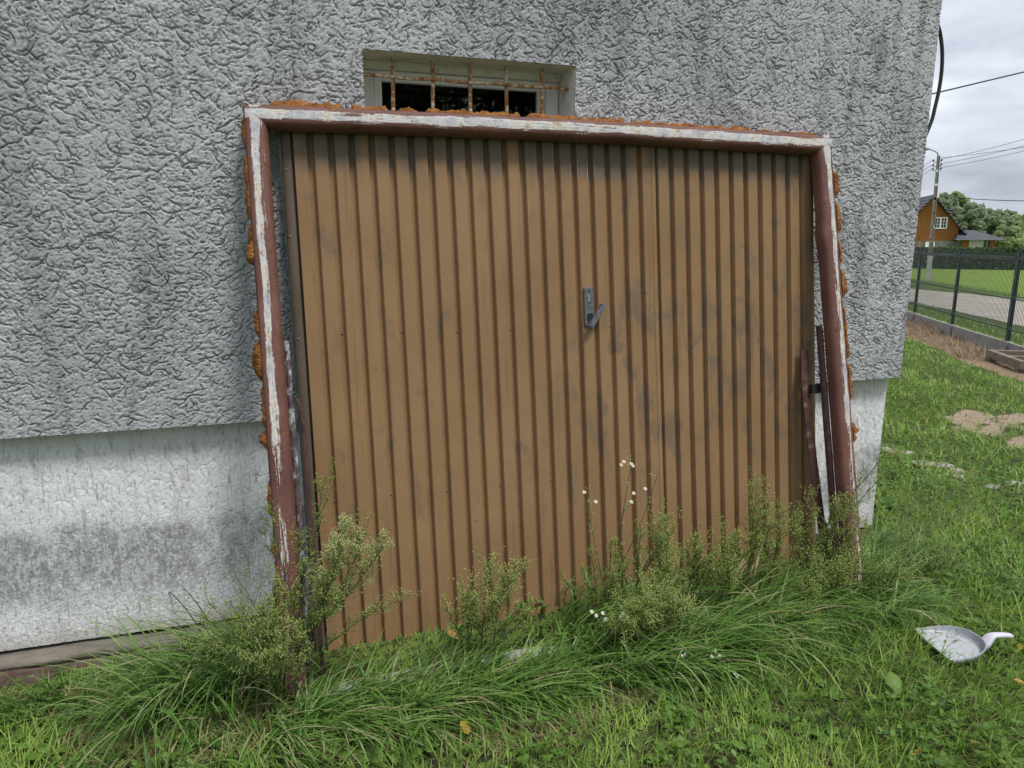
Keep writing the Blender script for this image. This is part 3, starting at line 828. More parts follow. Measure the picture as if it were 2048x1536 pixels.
# inner guide rails, lever arms and brackets
def rail(a0, a1, b0, b1, n0, n1, mt='rail'):
    V = []; n = 50
    ragged = [(.0, n0), (.0, n1), (1.0, n1), (1.0, n0)]
    for f_, nn_ in ragged:
        for i in range(n):
            bq = b0+(b1-b0)*i/(n-1)
            j = (nz1(bq*16+f_*9, 77)-.5)*.006
            V.append(fpt(a0+(a1-a0)*f_+j*f_, bq, nn_))
    return mk('guide_rail', V, grid_faces(4, n), M[mt], door, False)
rail(.0725, .092, -.03, 1.20, -.105, -.062)
rail(FW_-.084, FW_-.0725, -.03, 1.18, -.085, -.055, 'arm')
def flat(name, pts, wdir, w_, t_, mat, fn=fpt):
    """flat bar through (a,b,n) points"""
    V = []
    P3 = [fn(*p) for p in pts]
    for i, p in enumerate(P3):
        d = P3[min(i+1, len(P3)-1)]-P3[max(i-1, 0)]; d /= np.linalg.norm(d)
        nrm = np.array([0, -math.cos(AL), math.sin(AL)])
        s_ = np.cross(d, nrm); s_ /= np.linalg.norm(s_)
        for sx_, sy_ in ((-1, -1), (1, -1), (1, 1), (-1, 1)):
            V.append(p+s_*w_/2*sx_+nrm*t_/2*sy_)
    Fs = [(i*4+k, i*4+(k+1) % 4, i*4+4+(k+1) % 4, i*4+4+k) for i in range(len(P3)-1) for k in range(4)]+[(3, 2, 1, 0), tuple(len(P3)*4-4+k for k in range(4))]
    o = mk(name, V, Fs, mat, door, False)
    return bevel(o, .0015, 1)
flat('lever_arm', [(.103, 1.00, -.085), (.112, .975, -.085), (.118, .945, -.088), (.120, .90, -.09), (.122, .60, -.095), (.124, .30, -.10), (.126, .0, -.10)], 0, .014, .006, M['arm'])
b = MB(); ibox(b, fpt, .094, .118, .885, .915, -.10, -.075); b.build('bracket', M['black'], door)
flat('lever_arm', [(2.262, 1.08, -.13), (2.262, 1.02, -.13), (2.255, .975, -.125), (2.246, .945, -.12), (2.246, .90, -.12), (2.262, .60, -.125), (2.285, .30, -.13), (2.31, .0, -.13)], 0, .040, .007, M['arm'])
b = MB(); ibox(b, fpt, 2.262, 2.305, .885, .925, -.125, -.095); b.build('bracket', M['black'], door)
# foam left on the outer edges
def foam(pa, L0, L1, wid, seed, side):
    """lumpy strip: pa(t)->(a,b) centre line, wid average bulge"""
    n = max(8, int((L1-L0)/.008)); m = 9; V = []
    for i in range(n):
        t = L0+(L1-L0)*i/(n-1)
        ends = min(1, (i+.4)/3.0, (n-1-i+.4)/3.0)
        lump = wid*.88*((.50+1.1*fbm(np.array(t*9.0), np.array(seed*1.7), 0, seed, 3)) if side < 0 else (.78+.45*fbm(np.array(t*14.0), np.array(seed*1.7), 0, seed, 3)))*ends
        for k in range(m):
            an = PI*k/(m-1)
            r1 = lump*math.sin(an)**(1.0 if side < 0 else .35)*(1+.85*(float(fbm(np.array(t*70.0), np.array(k*.8), 0, seed+4, 2))-.5)*2)
            nn_ = -.040+.030*math.cos(an)*ends
            V.append(pa(t, r1, nn_))
    o = mk('foam_strip', V, grid_faces(n, m), M['foam'], door, False)
    return o
LS = lambda t, r_, nn_: fpt(.001-r_, t, nn_)
RS = lambda t, r_, nn_: fpt(FW_-.001+r_*1.9, t, nn_*.55+.004)
TS = lambda t, r_, nn_: fpt(t, FH+.001+sag(t)+r_, nn_)
for i, (a, b_, w_) in enumerate([(1.84, 1.965, .013), (1.60, 1.835, .014), (1.45, 1.60, .022), (1.20, 1.31, .016), (1.06, 1.205, .027), (.90, 1.055, .016), (.83, .90, .024), (.60, .735, .016), (.23, .525, .012), (.10, .19, .012)]):
    foam(LS, a, b_, w_, 80+i, -1)
for i, (a, b_, w_) in enumerate([(.075, .335, .026), (.34, .498, .022), (.503, .60, .020), (.605, .99, .022), (.995, 1.42, .022), (1.425, 2.0, .020), (2.005, 2.325, .017)]):
    foam(TS, a, b_, w_, 100+i, 1)
for i, (a, b_, w_) in enumerate([(1.72, 1.85, .020), (1.56, 1.715, .012), (1.43, 1.55, .010), (1.28, 1.425, .013), (1.02, 1.265, .009), (.84, 1.015, .012), (.655, .755, .018)]):
    foam(RS, a, b_, w_, 120+i, -1)
V = []
for i in range(7):
    for k in range(6):
        th = PI*i/6; ph = 2*PI*k/6
        V.append(fpt(-.010+.020*math.sin(th)*math.cos(ph)*(1+.3*rng.random()), .515+.035*math.cos(th), -.07+.02*math.sin(th)*math.sin(ph)))
Fs = [(i*6+k, i*6+(k+1) % 6, i*6+6+(k+1) % 6, i*6+6+k) for i in range(6) for k in range(6)]
o = mk('filler_lump', V, Fs, M['threshold'], door, True)
# lock plate, cylinder, handle
def rrect(w_, h_, r_, n=4):
    pts = []
    for cx, cy, a0 in ((w_-r_, h_-r_, 0), (r_-w_, h_-r_, PI/2), (r_-w_, r_-h_, PI), (w_-r_, r_-h_, 1.5*PI)):
        for k in range(n+1):
            an = a0+PI/2*k/n; pts.append((cx+r_*math.cos(an), cy+r_*math.sin(an)))
    return pts
def plate(name, ca, cb, outline, n0, n1, mat, parent, rot=0, inset=.0025):
    V = []; m = len(outline); c_, s_ = math.cos(rot), math.sin(rot)
    for f_, nn_ in ((1, n0), (1, n1-inset), (None, n1)):
        for x, y in outline:
            if f_ is None:
                l = math.hypot(x, y); x, y = x*(1-inset/max(l, .004)), y*(1-inset/max(l, .004))
            V.append(ppt(ca+x*c_-y*s_, cb+x*s_+y*c_, nn_))
    Fs = [(i*m+k, i*m+(k+1) % m, i*m+m+(k+1) % m, i*m+m+k) for i in (0, 1) for k in range(m)]+[tuple(range(2*m, 3*m)), tuple(range(m-1, -1, -1))]
    return mk(name, V, Fs, mat, parent, False)
def grimy(name, cx, cz): pass
ca, cb = 1.1350, 1.246
lp = plate('lock_plate', ca, cb, rrect(.0200, .078, .005), 0, .009, M['lock'], door)
plate('plate_rim', ca, cb+.002, rrect(.0170, .070, .004), .009, .0105, M['lock'], lp)
cyl = [(.0095*math.cos(t), .0095*math.sin(t)-.012) for t in np.linspace(-PI*.5-2.5, -PI*.5+2.5, 14)] + [(.0052*math.cos(t), .0052*math.sin(t)+.014) for t in np.linspace(0, PI, 7)]
plate('cylinder_slot', ca+.0015, cb+.036, cyl, .0108, .0114, M['black'], lp, 0, .0003)
cy2 = [(x*.80, y*.86) for x, y in cyl]
plate('lock_cylinder', ca-.0002, cb+.0345, cy2, .0105, .0142, M['steel'], lp, 0, .0008)
plate('keyhole', ca, cb+.0235, [(.0016, .0045), (-.0016, .0045), (-.0022, -.0045), (.0022, -.0045)], .0142, .0147, M['black'], lp, 0, .0002)
plate('screw_hole', ca, cb+.064, [(.0042*math.cos(t), .0042*math.sin(t)) for t in np.linspace(0, 2*PI, 11)[:-1]], .0105, .0109, M['black'], lp, 0, .0003)
plate('handle_seat', ca+.002, cb-.044, rrect(.0125, .018, .004), .0105, .0112, M['black'], lp, 0, .0004)
hd = plate('door_handle', ca+.0235, cb-.038, rrect(.0108, .056, .0045), .022, .036, M['lock'], door, -.60)
plate('handle_inlay', ca+.0235, cb-.038, rrect(.0072, .049, .003), .036, .0372, M['lock'], hd, -.60, .0008)
b = MB(); b.tube([ppt(ca+.002, cb-.066, .008), ppt(ca+.002, cb-.066, .026)], .010, 10); b.build('spindle', M['lock'], hd)

# ================================================================== FENCE, POLE, FAR HOUSE
FD = np.array([.504, .864]); FP = [np.array([14.4531, 13.5103]), np.array([13.1714, 11.3512]), np.array([11.8928, 9.1295])]
step_ = FP[2]-FP[1]
FP = [FP[0]-k*step_ for k in (4, 3, 2, 1)] + FP + [FP[2]+step_, FP[2]+2*step_]
fence = empty('wire_fence', (FP[5][0], FP[5][1], -.43), 'dark green welded wire fence on concrete base boards beside the lawn', 'fence')
ZB, ZT = -.2024, 1.335
post0 = None; wm0 = None; bd0 = None
nrm2 = np.array([.864, -.504])
for i, q in enumerate(FP):
    b = MB(); c = np.array([q[0], q[1], (ZT-.62+.0)/2])
    b.obox((q[0], q[1], (ZT+(-.55))/2), (*(FD*.045), 0), (*(nrm2*.025), 0), (0, 0, (ZT+.55)/2))
    po = bevel(b.build('fence_post', M['fence'], fence), .004)
    b = MB(); b.obox((q[0], q[1], ZT+.008), (*(FD*.048), 0), (*(nrm2*.028), 0), (0, 0, .007)); b.build('post_cap', M['black'], po)
    for zz in (.1, .55, 1.05):
        b = MB(); cc = q-nrm2*.024; b.obox((cc[0], cc[1], zz-.15), (*(FD*.010), 0), (*(nrm2*.005), 0), (0, 0, .012)); b.build('clip', M['steel'], po)
    b = MB(); cc = q-nrm2*.02; b.obox((cc[0], cc[1], ZB-.16), (*(FD*.11), 0), (*(nrm2*.055), 0), (0, 0, .17)); bevel(b.build('base_bracket', M['concrete'], fence), .01)
    if i == len(FP)-1: break
    q2 = FP[i+1]
    L = np.linalg.norm(q2-q); dv = (q2-q)/L
    b = MB(); m_ = (q+q2)/2; b.obox((m_[0], m_[1], ZB-.155), (*(dv*(L/2-.115)), 0), (*(nrm2*.027), 0), (0, 0, .15)); bevel(b.build('base_board', M['concrete'], fence), .006)
    V = []; Fs = []
    def stick(p, p2, r_):
        p, p2 = np.array(p), np.array(p2); d = (p2-p)/np.linalg.norm(p2-p)
        s1 = np.cross(d, [nrm2[0], nrm2[1], .01]); s1 /= np.linalg.norm(s1); s2 = np.cross(d, s1); k = len(V)
        for pp in (p, p2):
            V.extend([pp+s1*r_, pp+s2*r_, pp-s1*r_, pp-s2*r_])
        Fs.extend([(k+j, k+(j+1) % 4, k+4+(j+1) % 4, k+4+j) for j in range(4)])
    zs = [(ZB+.03, 0), (ZB+.20, 0), (ZB+.23, .04), (ZB+.26, 0), (.52, 0), (.55, .04), (.58, 0), (1.18, 0), (1.21, .04), (1.24, 0), (ZT-.01, 0)]
    for k in range(1, int(L/.05)):
        c_ = q+dv*(k*.05)
        for (z1, o1), (z2, o2) in zip(zs, zs[1:]):
            stick((c_[0]-nrm2[0]*o1, c_[1]-nrm2[1]*o1, z1), (c_[0]-nrm2[0]*o2, c_[1]-nrm2[1]*o2, z2), .0042)
    for z1, o1 in [zs[1], zs[3], zs[4], zs[6], zs[7], zs[9]]:
        stick((q[0]-nrm2[0]*o1, q[1]-nrm2[1]*o1, z1), (q2[0]-nrm2[0]*o1, q2[1]-nrm2[1]*o1, z1), .005)
    mk('mesh_panel', V, Fs, M['wire'], fence)

# concrete utility pole with lamp
PD = 40.0
pb = at_d(1856, 563, PD); ptop = at_d(1877.5, 311, PD)
vdir = np.array([pb[0], pb[1], 0]); vdir /= np.linalg.norm(vdir); pr = np.array([vdir[1], -vdir[0], 0])
pole = empty('utility_pole', (pb[0], pb[1], pb[2]), 'slotted concrete utility pole with curved street lamp across the road', 'utility pole')
def pp3(t, u, v_): return pb+(ptop-pb)*t+pr*u+vdir*v_
for sgn in (-1, 1):
    b = MB(); p = []
    for t, w_ in ((-.03, .135), (1, .08)):
        for u, v_ in ((w_*.62, -.11), (w_, -.11), (w_, .11), (w_*.62, .11)): p.append(pp3(t, sgn*u, v_*(1 if t < .5 else .75)))
    b.hexa(p); b.build('flange', M['ledge'], pole)
for k in range(9):
    t0, t1 = k/9+.0, k/9+(.092 if k not in (0, 8) else .108)
    w0 = .135-.055*t0
    b = MB(); p = [pp3(t, sx_*w0*.61, v_) for t in (t0, t1) for sx_, v_ in ((-1, -.06), (1, -.06), (1, .06), (-1, .06))]
    b.hexa(p); b.build('web', M['ledge'], pole)
b = MB(); p = [pp3(t, sx_*(.141-.055*t), v_*.118) for t in (-.02, .215) for sx_, v_ in ((-1, -1), (1, -1), (1, 1), (-1, 1))]; b.hexa(p); b.build('limewashed_base', M['lime'], pole)
la = [at_d(1876.5, 311, PD), at_d(1875, 306, PD), at_d(1870, 302.5, PD), at_d(1864, 300, PD), at_d(1857, 298, PD)]
MB().tube(la, .035, 6).build('lamp_arm', M['galv'], pole, True)
b = MB(); c = at_d(1853.5, 297.8, PD); b.tube([c+pr*.13, c+pr*.05, c-pr*.10, c-pr*.16], [.05, .085, .075, .03], 8); b.build('lamp_head', M['galv'], pole, True)
ins = []
for py, ex in ((324, 8), (333, 8), (341, 8)):
    for sgn in (-1, 1):
        c = at_d(1876-(py-311)*.085+sgn*ex, py-sgn*.5, PD)
        c0 = c-pr*sgn*.16
        b = MB(); b.tube([c0, c, c+np.array([0, 0, .06])], .018, 5); b.tube([c+np.array([0, 0, .05]), c+np.array([0, 0, .10]), c+np.array([0, 0, .16])], [.05, .06, .03], 7); b.build('insulator', M['lock'], pole)
        ins.append((c+np.array([0, 0, .14]), sgn))
def wire(p, q, r_, sagm, label):
    p, q = np.array(p), np.array(q)
    pts = [p+(q-p)*t-np.array([0, 0, sagm*4*t*(1-t)]) for t in np.linspace(0, 1, 14)]
    o = MB().tube(pts, r_, 5).build('overhead_wire', M['cable'], None, True)
    tag(o, label, 'wire', 'overhead wires')
wl_ = ['topmost thin wire running right from the pole', 'second thin wire running right from the pole', 'third thin wire running right from the pole', 'fourth thin wire running right from the pole']
for (c, s_), lab in zip([ins[1], ins[3], ins[5]], wl_): wire(c, at_d(2330, {0: 186, 1: 206, 2: 220}[wl_.index(lab)], 34), .011, .25, lab)
wire(at_d(1880, 316, PD), at_d(2330, 178+60, 33), .011, .2, wl_[3])
for k, (c, s_) in enumerate([ins[0], ins[2], ins[4]]):
    wire(c, at_d(1700, 398+k*16, 52), .011, .2, ['upper thin wire from the pole to behind the house corner', 'middle thin wire from the pole to behind the house corner', 'lower thin wire from the pole to behind the house corner'][k])
_a, _b = at_d(1800, 203, 9), at_d(2400, 60, 13)
_a = _a+(_a-_b)*max(0, (_a[0]-2.92)/(_b[0]-_a[0]))
wire(_a, _b, .0105, .0, 'thick black overhead wire nearest the house corner')
wire(at_d(1885, 393, 70), at_d(2200, 399, 60), .035, .25, 'dark low cable in front of the far trees')
# cable on the house corner
pts = [(2.925, 2.80, 2.60), (2.945, 2.82, 2.52)] + [at_y(a, b_, 2.85) for a, b_ in ((1880, 66), (1883.5, 90), (1884.5, 115), (1883, 145), (1878, 180), (1870, 215), (1862, 245))] + [(2.965, 2.85, 1.93), (2.93, 2.86, 1.80), (2.922, 2.87, 1.2)]
def spline(P, n=6):
    P = [np.array(p, float) for p in P]; out = []
    for i in range(len(P)-1):
        a, b_, c, d = P[max(i-1, 0)], P[i], P[i+1], P[min(i+2, len(P)-1)]
        for k in range(n):
            t = k/n
            out.append(.5*((2*b_)+(c-a)*t+(2*a-5*b_+4*c-d)*t*t+(3*b_-a-3*c+d)*t**3))
    return out+[P[-1]]
tag(MB().tube(spline(pts), .0085, 8).build('wall_cable', M['cable'], None, True), 'thick black cable bulging off the house corner', 'cable')

# far ochre house
HD = 85.0
rid = at_d(1867, 392, HD); hv = np.array([rid[0], rid[1], 0]); hv /= np.linalg.norm(hv)
an = R(14)
hz = np.array([hv[0]*math.cos(an)-hv[1]*math.sin(an), hv[0]*math.sin(an)+hv[1]*math.cos(an), 0])   # ridge runs back to the left
hx = np.array([hz[1], -hz[0], 0])
O = np.array([rid[0], rid[1], 0.0])
def hp(u, v_, z): return O+hx*u+hz*v_+np.array([0, 0, z])
def uz(px, py):
    q = at_pl(px, py, O, hz); d = q-O; return float(d@hx), float(q[2])
zr = rid[2]
uR, zE = uz(1918, 455); uB, zBot = uz(1918, 482)
far = empty('far_house', (O[0], O[1], -1.1), 'ochre gabled house with dark roof and white window beyond the hedge', 'house')
W2 = abs(uR)
b = MB(); b.add([hp(-W2, 0, zBot), hp(W2, 0, zBot), hp(W2, 0, zE), hp(0, 0, zr-.25), hp(-W2, 0, zE), hp(-W2, 9, zBot), hp(W2, 9, zBot), hp(W2, 9, zE), hp(0, 9, zr-.25), hp(-W2, 9, zE)],
   [(0, 1, 2, 3, 4), (6, 5, 9, 8, 7), (1, 6, 7, 2), (5, 0, 4, 9)])
b.build('wall', M['ochre'], far)
b = MB(); b.add([hp(-W2-.03, -.05, -1.4), hp(W2+.03, -.05, -1.4), hp(W2+.03, 9, -1.4), hp(-W2-.03, 9, -1.4), hp(-W2-.03, -.05, zBot), hp(W2+.03, -.05, zBot), hp(W2+.03, 9, zBot), hp(-W2-.03, 9, zBot)], [(0, 1, 5, 4), (1, 2, 6, 5), (3, 0, 4, 7), (4, 5, 6, 7)])
b.build('stone_base', M['fieldstone'], far)
slope = (zr-zE)/W2; ov = .75
for sgn in (-1, 1):
    b = MB(); p = []
    for v_ in (-.55, 9.5):
        for u, dz in ((0, 0), (sgn*(W2+ov), -slope*(W2+ov)), (sgn*(W2+ov), -slope*(W2+ov)+.22), (0, .22)): p.append(hp(u, v_, zr-.05+dz))
    b.hexa(p); rf = b.build('roof', M['roof'], far)
b = MB(); c = hp(-1.1, 4.5, zr-.6); b.obox(c, hx*.35, hz*.35, (0, 0, 1.0)); b.build('chimney', M['lock'], far)
b = MB(); u_, z_ = uz(1908, 424); b.obox(hp(u_-.1, 2.5, z_), hx*.5, hz*.5, (0, 0, .45)); b.build('roof_vent', M['roof'], far)
u0, z1 = uz(1868.5, 434.5); u1, z0 = uz(1893, 457.5)
b = MB(); t_ = .12
for xa, xb, za, zb in ((u0, u1, z0, z0+t_), (u0, u1, z1-t_, z1), (u0, u0+t_, z0+t_, z1-t_), (u1-t_, u1, z0+t_, z1-t_), ((u0+u1)/2-.09, (u0+u1)/2+.09, z0+t_, z1-t_)):
    b.hexa([hp(xa, -.10, za), hp(xb, -.10, za), hp(xb, .02, za), hp(xa, .02, za), hp(xa, -.10, zb), hp(xb, -.10, zb), hp(xb, .02, zb), hp(xa, .02, zb)])
wf = b.build('window', M['white_plastic'], far)
for k in (0, 1):
    xa = u0+t_ if k == 0 else (u0+u1)/2+.09; xb = (u0+u1)/2-.09 if k == 0 else u1-t_
    b = MB(); b.add([hp(xa, -.03, z0+t_), hp(xb, -.03, z0+t_), hp(xb, -.03, z1-t_), hp(xa, -.03, z1-t_)], [(0, 1, 2, 3)]); b.build('pane', M['pane'], wf)
    b = MB()
    for f_ in (.33, .66):
        x = xa+(xb-xa)*f_ if f_ == .33 else None
    x = (xa+xb)/2
    b.hexa([hp(x-.02, -.07, z0+t_), hp(x+.02, -.07, z0+t_), hp(x+.02, -.035, z0+t_), hp(x-.02, -.035, z0+t_), hp(x-.02, -.07, z1-t_), hp(x+.02, -.07, z1-t_), hp(x+.02, -.035, z1-t_), hp(x-.02, -.035, z1-t_)])
    for f_ in (.36, .68):
        z = z0+t_+(z1-z0-2*t_)*f_
        b.hexa([hp(xa, -.072, z-.02), hp(xb, -.072, z-.02), hp(xb, -.036, z-.02), hp(xa, -.036, z-.02), hp(xa, -.072, z+.02), hp(xb, -.072, z+.02), hp(xb, -.036, z+.02), hp(xa, -.036, z+.02)])
    b.build('glazing_bar', M['white_plastic'], wf)
ub0, zb1 = uz(1850, 484); ub1, zb0 = uz(1867, 494)
b = MB(); b.hexa([hp(ub0, -.35, zb0), hp(ub1, -.35, zb0), hp(ub1, -.06, zb0), hp(ub0, -.06, zb0), hp(ub0, -.35, zb1), hp(ub1, -.35, zb1), hp(ub1, -.06, zb1), hp(ub0, -.06, zb1)]); b.build('white_box', M['white_plastic'], far)
# annex with low hipped roof
ua, za_ = uz(1914, 480); uc, zc_ = uz(1992, 478)
def ap(u, v_, z): return hp(u, v_-1.2, z)
zt_ = za_
b = MB(); b.hexa([ap(ua-.6, -.5, zt_), ap(uc+.5, -.5, zt_), ap(uc+.5, 5.5, zt_), ap(ua-.6, 5.5, zt_), ap(ua-.5, -.4, zt_+.14), ap(uc+.4, -.4, zt_+.14), ap(uc+.4, 5.4, zt_+.14), ap(ua-.5, 5.4, zt_+.14)]); b.build('annex_eave', M['roof'], far)
b = MB(); b.add([ap(ua-.5, -.4, zt_+.141), ap(uc+.4, -.4, zt_+.141), ap(uc+.4, 5.4, zt_+.141), ap(ua-.5, 5.4, zt_+.141), ap(ua+.4, 2.3, zt_+1.15), ap(uc-2.0, 2.3, zt_+1.15)], [(0, 1, 5, 4), (1, 2, 5), (2, 3, 4, 5), (3, 0, 4)]); b.build('annex_roof', M['roof'], far)
wds = [(ua+.25, ua+.95, 'ochre'), (ua+1.0, ua+2.4, 'curtain'), (ua+2.45, uc-.95, 'pane'), (uc-.9, uc-.35, 'ochre')]
for x0_, x1_, mm in wds:
    b = MB(); b.hexa([ap(x0_, .1, -1.3), ap(x1_, .1, -1.3), ap(x1_, .3, -1.3), ap(x0_, .3, -1.3), ap(x0_, .1, zt_), ap(x1_, .1, zt_), ap(x1_, .3, zt_), ap(x0_, .3, zt_)]); b.build('annex_wall' if mm == 'ochre' else 'annex_panel', M[mm], far)
for x in np.arange(ua+1.0, uc-.9, .36):
    b = MB(); b.hexa([ap(x-.025, .02, -1.3), ap(x+.025, .02, -1.3), ap(x+.025, .09, -1.3), ap(x-.025, .09, -1.3), ap(x-.025, .02, zt_), ap(x+.025, .02, zt_), ap(x+.025, .09, zt_), ap(x-.025, .09, zt_)]); b.build('mullion', M['curtain'], far)

# ------------------------------------------------------------------ leaf clouds
def quads_cloud(P, size, nrm_up=.3, r=rng):
    n = len(P)
    d = r.normal(0, 1, (n, 3)); d[:, 2] += nrm_up; d /= np.linalg.norm(d, axis=1)[:, None]
    t = np.cross(d, r.normal(0, 1, (n, 3))); t /= np.linalg.norm(t, axis=1)[:, None]; u = np.cross(d, t)
    s_ = (np.asarray(size)*r.uniform(.6, 1.4, n))[:, None]
    V = np.stack([P-t*s_, P-u*s_*.55, P+t*s_, P+u*s_*.55], 1).reshape(-1, 3)
    return V, np.arange(n*4).reshape(n, 4)
# hedge
ha, hb = at_d(1700, 538, 66), at_d(2330, 545, 66)
hdir = (hb-ha); hl = np.linalg.norm(hdir[:2]); hdir = np.array([hdir[0]/hl, hdir[1]/hl, 0]); hn = np.array([-hdir[1], hdir[0], 0])
n = 26000
t = rng.uniform(0, hl, n); face = rng.random(n)
zt2 = .78
vv_ = np.where(face < .6, rng.normal(0, .10, n), rng.uniform(0, 1.6, n))
zz = np.where(face < .6, rng.uniform(-1.15, zt2, n), zt2+rng.normal(0, .06, n))
P = ha[None, :]*np.array([1, 1, 0])+hdir*t[:, None]+hn*(vv_+.25*(fbm(t*1.1, zz*1.6, 0, 5)-.5))[:, None]; P[:, 2] = zz+.12*(fbm(t*.9, zz*0, 0, 6)-.5)
V, Q = quads_cloud(P, .13)
hedge = empty('hedge', (ha+hdir*hl/2)*np.array([1, 1, 0])+np.array([0, 0, -1.1]), 'long clipped dark green hedge in front of the far house', 'hedge')
mk('foliage', V, Q, M['hedge'], hedge, False, {'var': np.repeat(np.clip(.5+.9*(fbm(P[:, 0]*1.2, P[:, 1]*1.2, P[:, 2]*1.6, 8)-.5)+rng.normal(0, .12, n), 0, 1), 4)})
m_ = (ha+hb)/2
b = MB(); b.obox((m_[0]+hn[0]*.85, m_[1]+hn[1]*.85, (zt2-.15-1.4)/2), hdir*hl/2, hn*.65, (0, 0, (zt2-.15+1.4)/2)); b.build('branch_core', M['hedge'], hedge)

def tree(px, ptop, dep, wpx, label, seed, mat='tree', n=3600, lsz=.36, conifer=False):
    r = np.random.default_rng(seed)
    top = at_d(px, ptop, dep); base = np.array([top[0], top[1], -1.1]); H_ = top[2]-base[2]
    Rr = wpx/F_PX*dep/2
    root = empty('conifer_tree' if conifer else 'broadleaf_tree', base, label, 'tree', 'trees behind the far house')
    ctr = []
    for k in range(46):
        u = r.uniform(.18, 1.0); 
        prof = (1-u)**.8*1.15 if conifer else math.sqrt(max(0, 1-((u-.55)/.47)**2))
        an = r.uniform(0, 2*PI); rad = Rr*prof*math.sqrt(r.uniform(.15, 1))
        ctr.append((base[0]+math.cos(an)*rad, base[1]+math.sin(an)*rad, base[2]+H_*u*.97, Rr*r.uniform(.16, .34)*(0.7 if conifer else 1)))
    ctr = np.array(ctr)
    idx = r.integers(0, len(ctr), n)
    d = r.normal(0, 1, (n, 3)); d /= np.linalg.norm(d, axis=1)[:, None]
    P = ctr[idx, :3]+d*ctr[idx, 3:4]*r.uniform(.55, 1.1, (n, 1))**.6
    P[:, 2] = np.maximum(P[:, 2], base[2]+.6)
    V, Q = quads_cloud(P, lsz, .2, r)
    tone = r.uniform(-.15, .2, len(ctr))[idx]
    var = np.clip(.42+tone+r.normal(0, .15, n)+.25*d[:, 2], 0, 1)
    mk('crown', V, Q, M[mat], root, False, {'var': np.repeat(var, 4)})
    b = MB(); b.tube([base-np.array([0, 0, .3]), base+np.array([.1, 0, H_*.4]), base+np.array([0, .1, H_*.8])], [.035*H_, .024*H_, .008*H_], 7)
    for k in range(6):
        c = ctr[k]; b.tube([base+np.array([0, 0, H_*(.25+.08*k)]), (base+np.array([0, 0, H_*(.3+.08*k)])+c[:3])/2, c[:3]], [.010*H_, .007*H_, .003*H_], 5)
    b.build('trunk', M['bark'], root)
for k, a in enumerate([
    (1893, 390, 125, 60, 'rounded green tree rising just right of the far gable', 201, 'tree', 3600, .40),
    (1916, 385, 132, 52, 'tall pale-topped tree, highest above the far house', 202, 'tree2', 3600, .42),
    (1942, 407, 118, 62, 'broad tree right of the tallest one, over the annex', 203, 'tree', 3600, .38),
    (1972, 418, 128, 50, 'narrow darker tree behind the end of the annex roof', 204, 'tree', 3400, .40),
    (1996, 425, 122, 60, 'dense round tree between annex roof and right edge', 205, 'tree', 3600, .38),
    (2020, 424, 140, 46, 'taller dark tree near the right edge of the photo', 206, 'tree', 3400, .42),
    (2042, 432, 126, 60, 'tree cut by the right edge of the photo', 207, 'tree2', 3400, .40),
    (1862, 404, 130, 50, 'tree mostly hidden behind the far house ridge', 208, 'tree', 2600, .40),
    (1840, 408, 138, 60, 'tree peeping past the grey house corner', 209, 'tree', 2600, .42),
    (2085, 428, 130, 70, 'tree just outside the right edge', 210, 'tree', 2600, .42),
    (2016, 455, 92, 60, 'light green bush right of the annex', 211, 'tree2', 3400, .26),
    (2052, 448, 96, 66, 'large light green bush at the right edge over the hedge', 212, 'tree2', 3400, .28)]):
    tree(*a)
FARW = ['left end of', 'second from left in', 'third from left in', 'fourth from left in', 'fifth from left in', 'sixth from left in', 'seventh from left in', 'eighth from left in', 'sixth from right in', 'fifth from right in', 'fourth from right in', 'third from right in', 'second from right in', 'right end of']
for k in range(14):
    px = 1700+k*52+rng.uniform(-12, 12)
    tree(px, 436+rng.uniform(-14, 10), 165+rng.uniform(-10, 10), 90, 'hazy tree, '+FARW[k]+' the far wood row', 230+k, 'tree', 1500, .7)

# weathered pallet by the fence base
pc = at_g(2040, 738)
pal = empty('wooden_pallet', pc, 'weathered grey wooden frame lying on straw at the right edge', 'pallet')
ex_ = np.array([.50, .864, 0]); ey_ = np.array([.864, -.50, 0])
for k, (cx, cy, lx, ly, z, hz_) in enumerate([(0, -.42, .6, .05, .16, .06), (0, .42, .6, .05, .16, .06), (-.55, 0, .05, .365, .17, .05), (.55, 0, .05, .365, .17, .05), (0, 0, .05, .365, .165, .05), (-.5, -.42, .06, .06, .06, .045), (.5, -.42, .06, .06, .06, .045), (-.5, .42, .06, .06, .06, .045), (.5, .42, .06, .06, .06, .045)]):
    b = MB(); b.obox(pc+ex_*(cx+.1)+ey_*(cy+.25)+np.array([0, 0, z-.03]), ex_*lx, ey_*ly, (0, 0, hz_)); bevel(b.build('board' if k < 5 else 'block', M['wood'], pal), .006)

# ================================================================== DUSTPAN
A_, B_ = at_pl(1830, 1260, (0, 0, .045), np.array([0, 0, 1.])), at_pl(1908, 1312, (0, 0, .035), np.array([0, 0, 1.]))
pan = empty('dustpan', ((A_+B_)/2)*np.array([1, 1, 0])+np.array([.06, 0, -.02]), 'grey plastic dustpan with pale lilac handle lying in the grass', 'dustpan')
fe = (B_-A_)*np.array([1, 1, 0]); wdt = np.linalg.norm(fe)*1.12; fe /= np.linalg.norm(fe)
fe = np.array([fe[0]*math.cos(-.24)-fe[1]*math.sin(-.24), fe[0]*math.sin(-.24)+fe[1]*math.cos(-.24), 0])
bk = np.array([-fe[1], fe[0], 0]); 
if bk[0] < 0: bk = -bk
mid_ = (A_+B_)/2+np.array([.004, .004, 0]); DEP = .175
def dp(u, v_, z): return mid_*np.array([1, 1, 0])+fe*u+bk*v_+np.array([0, 0, z+.022+.02*v_])
out = []
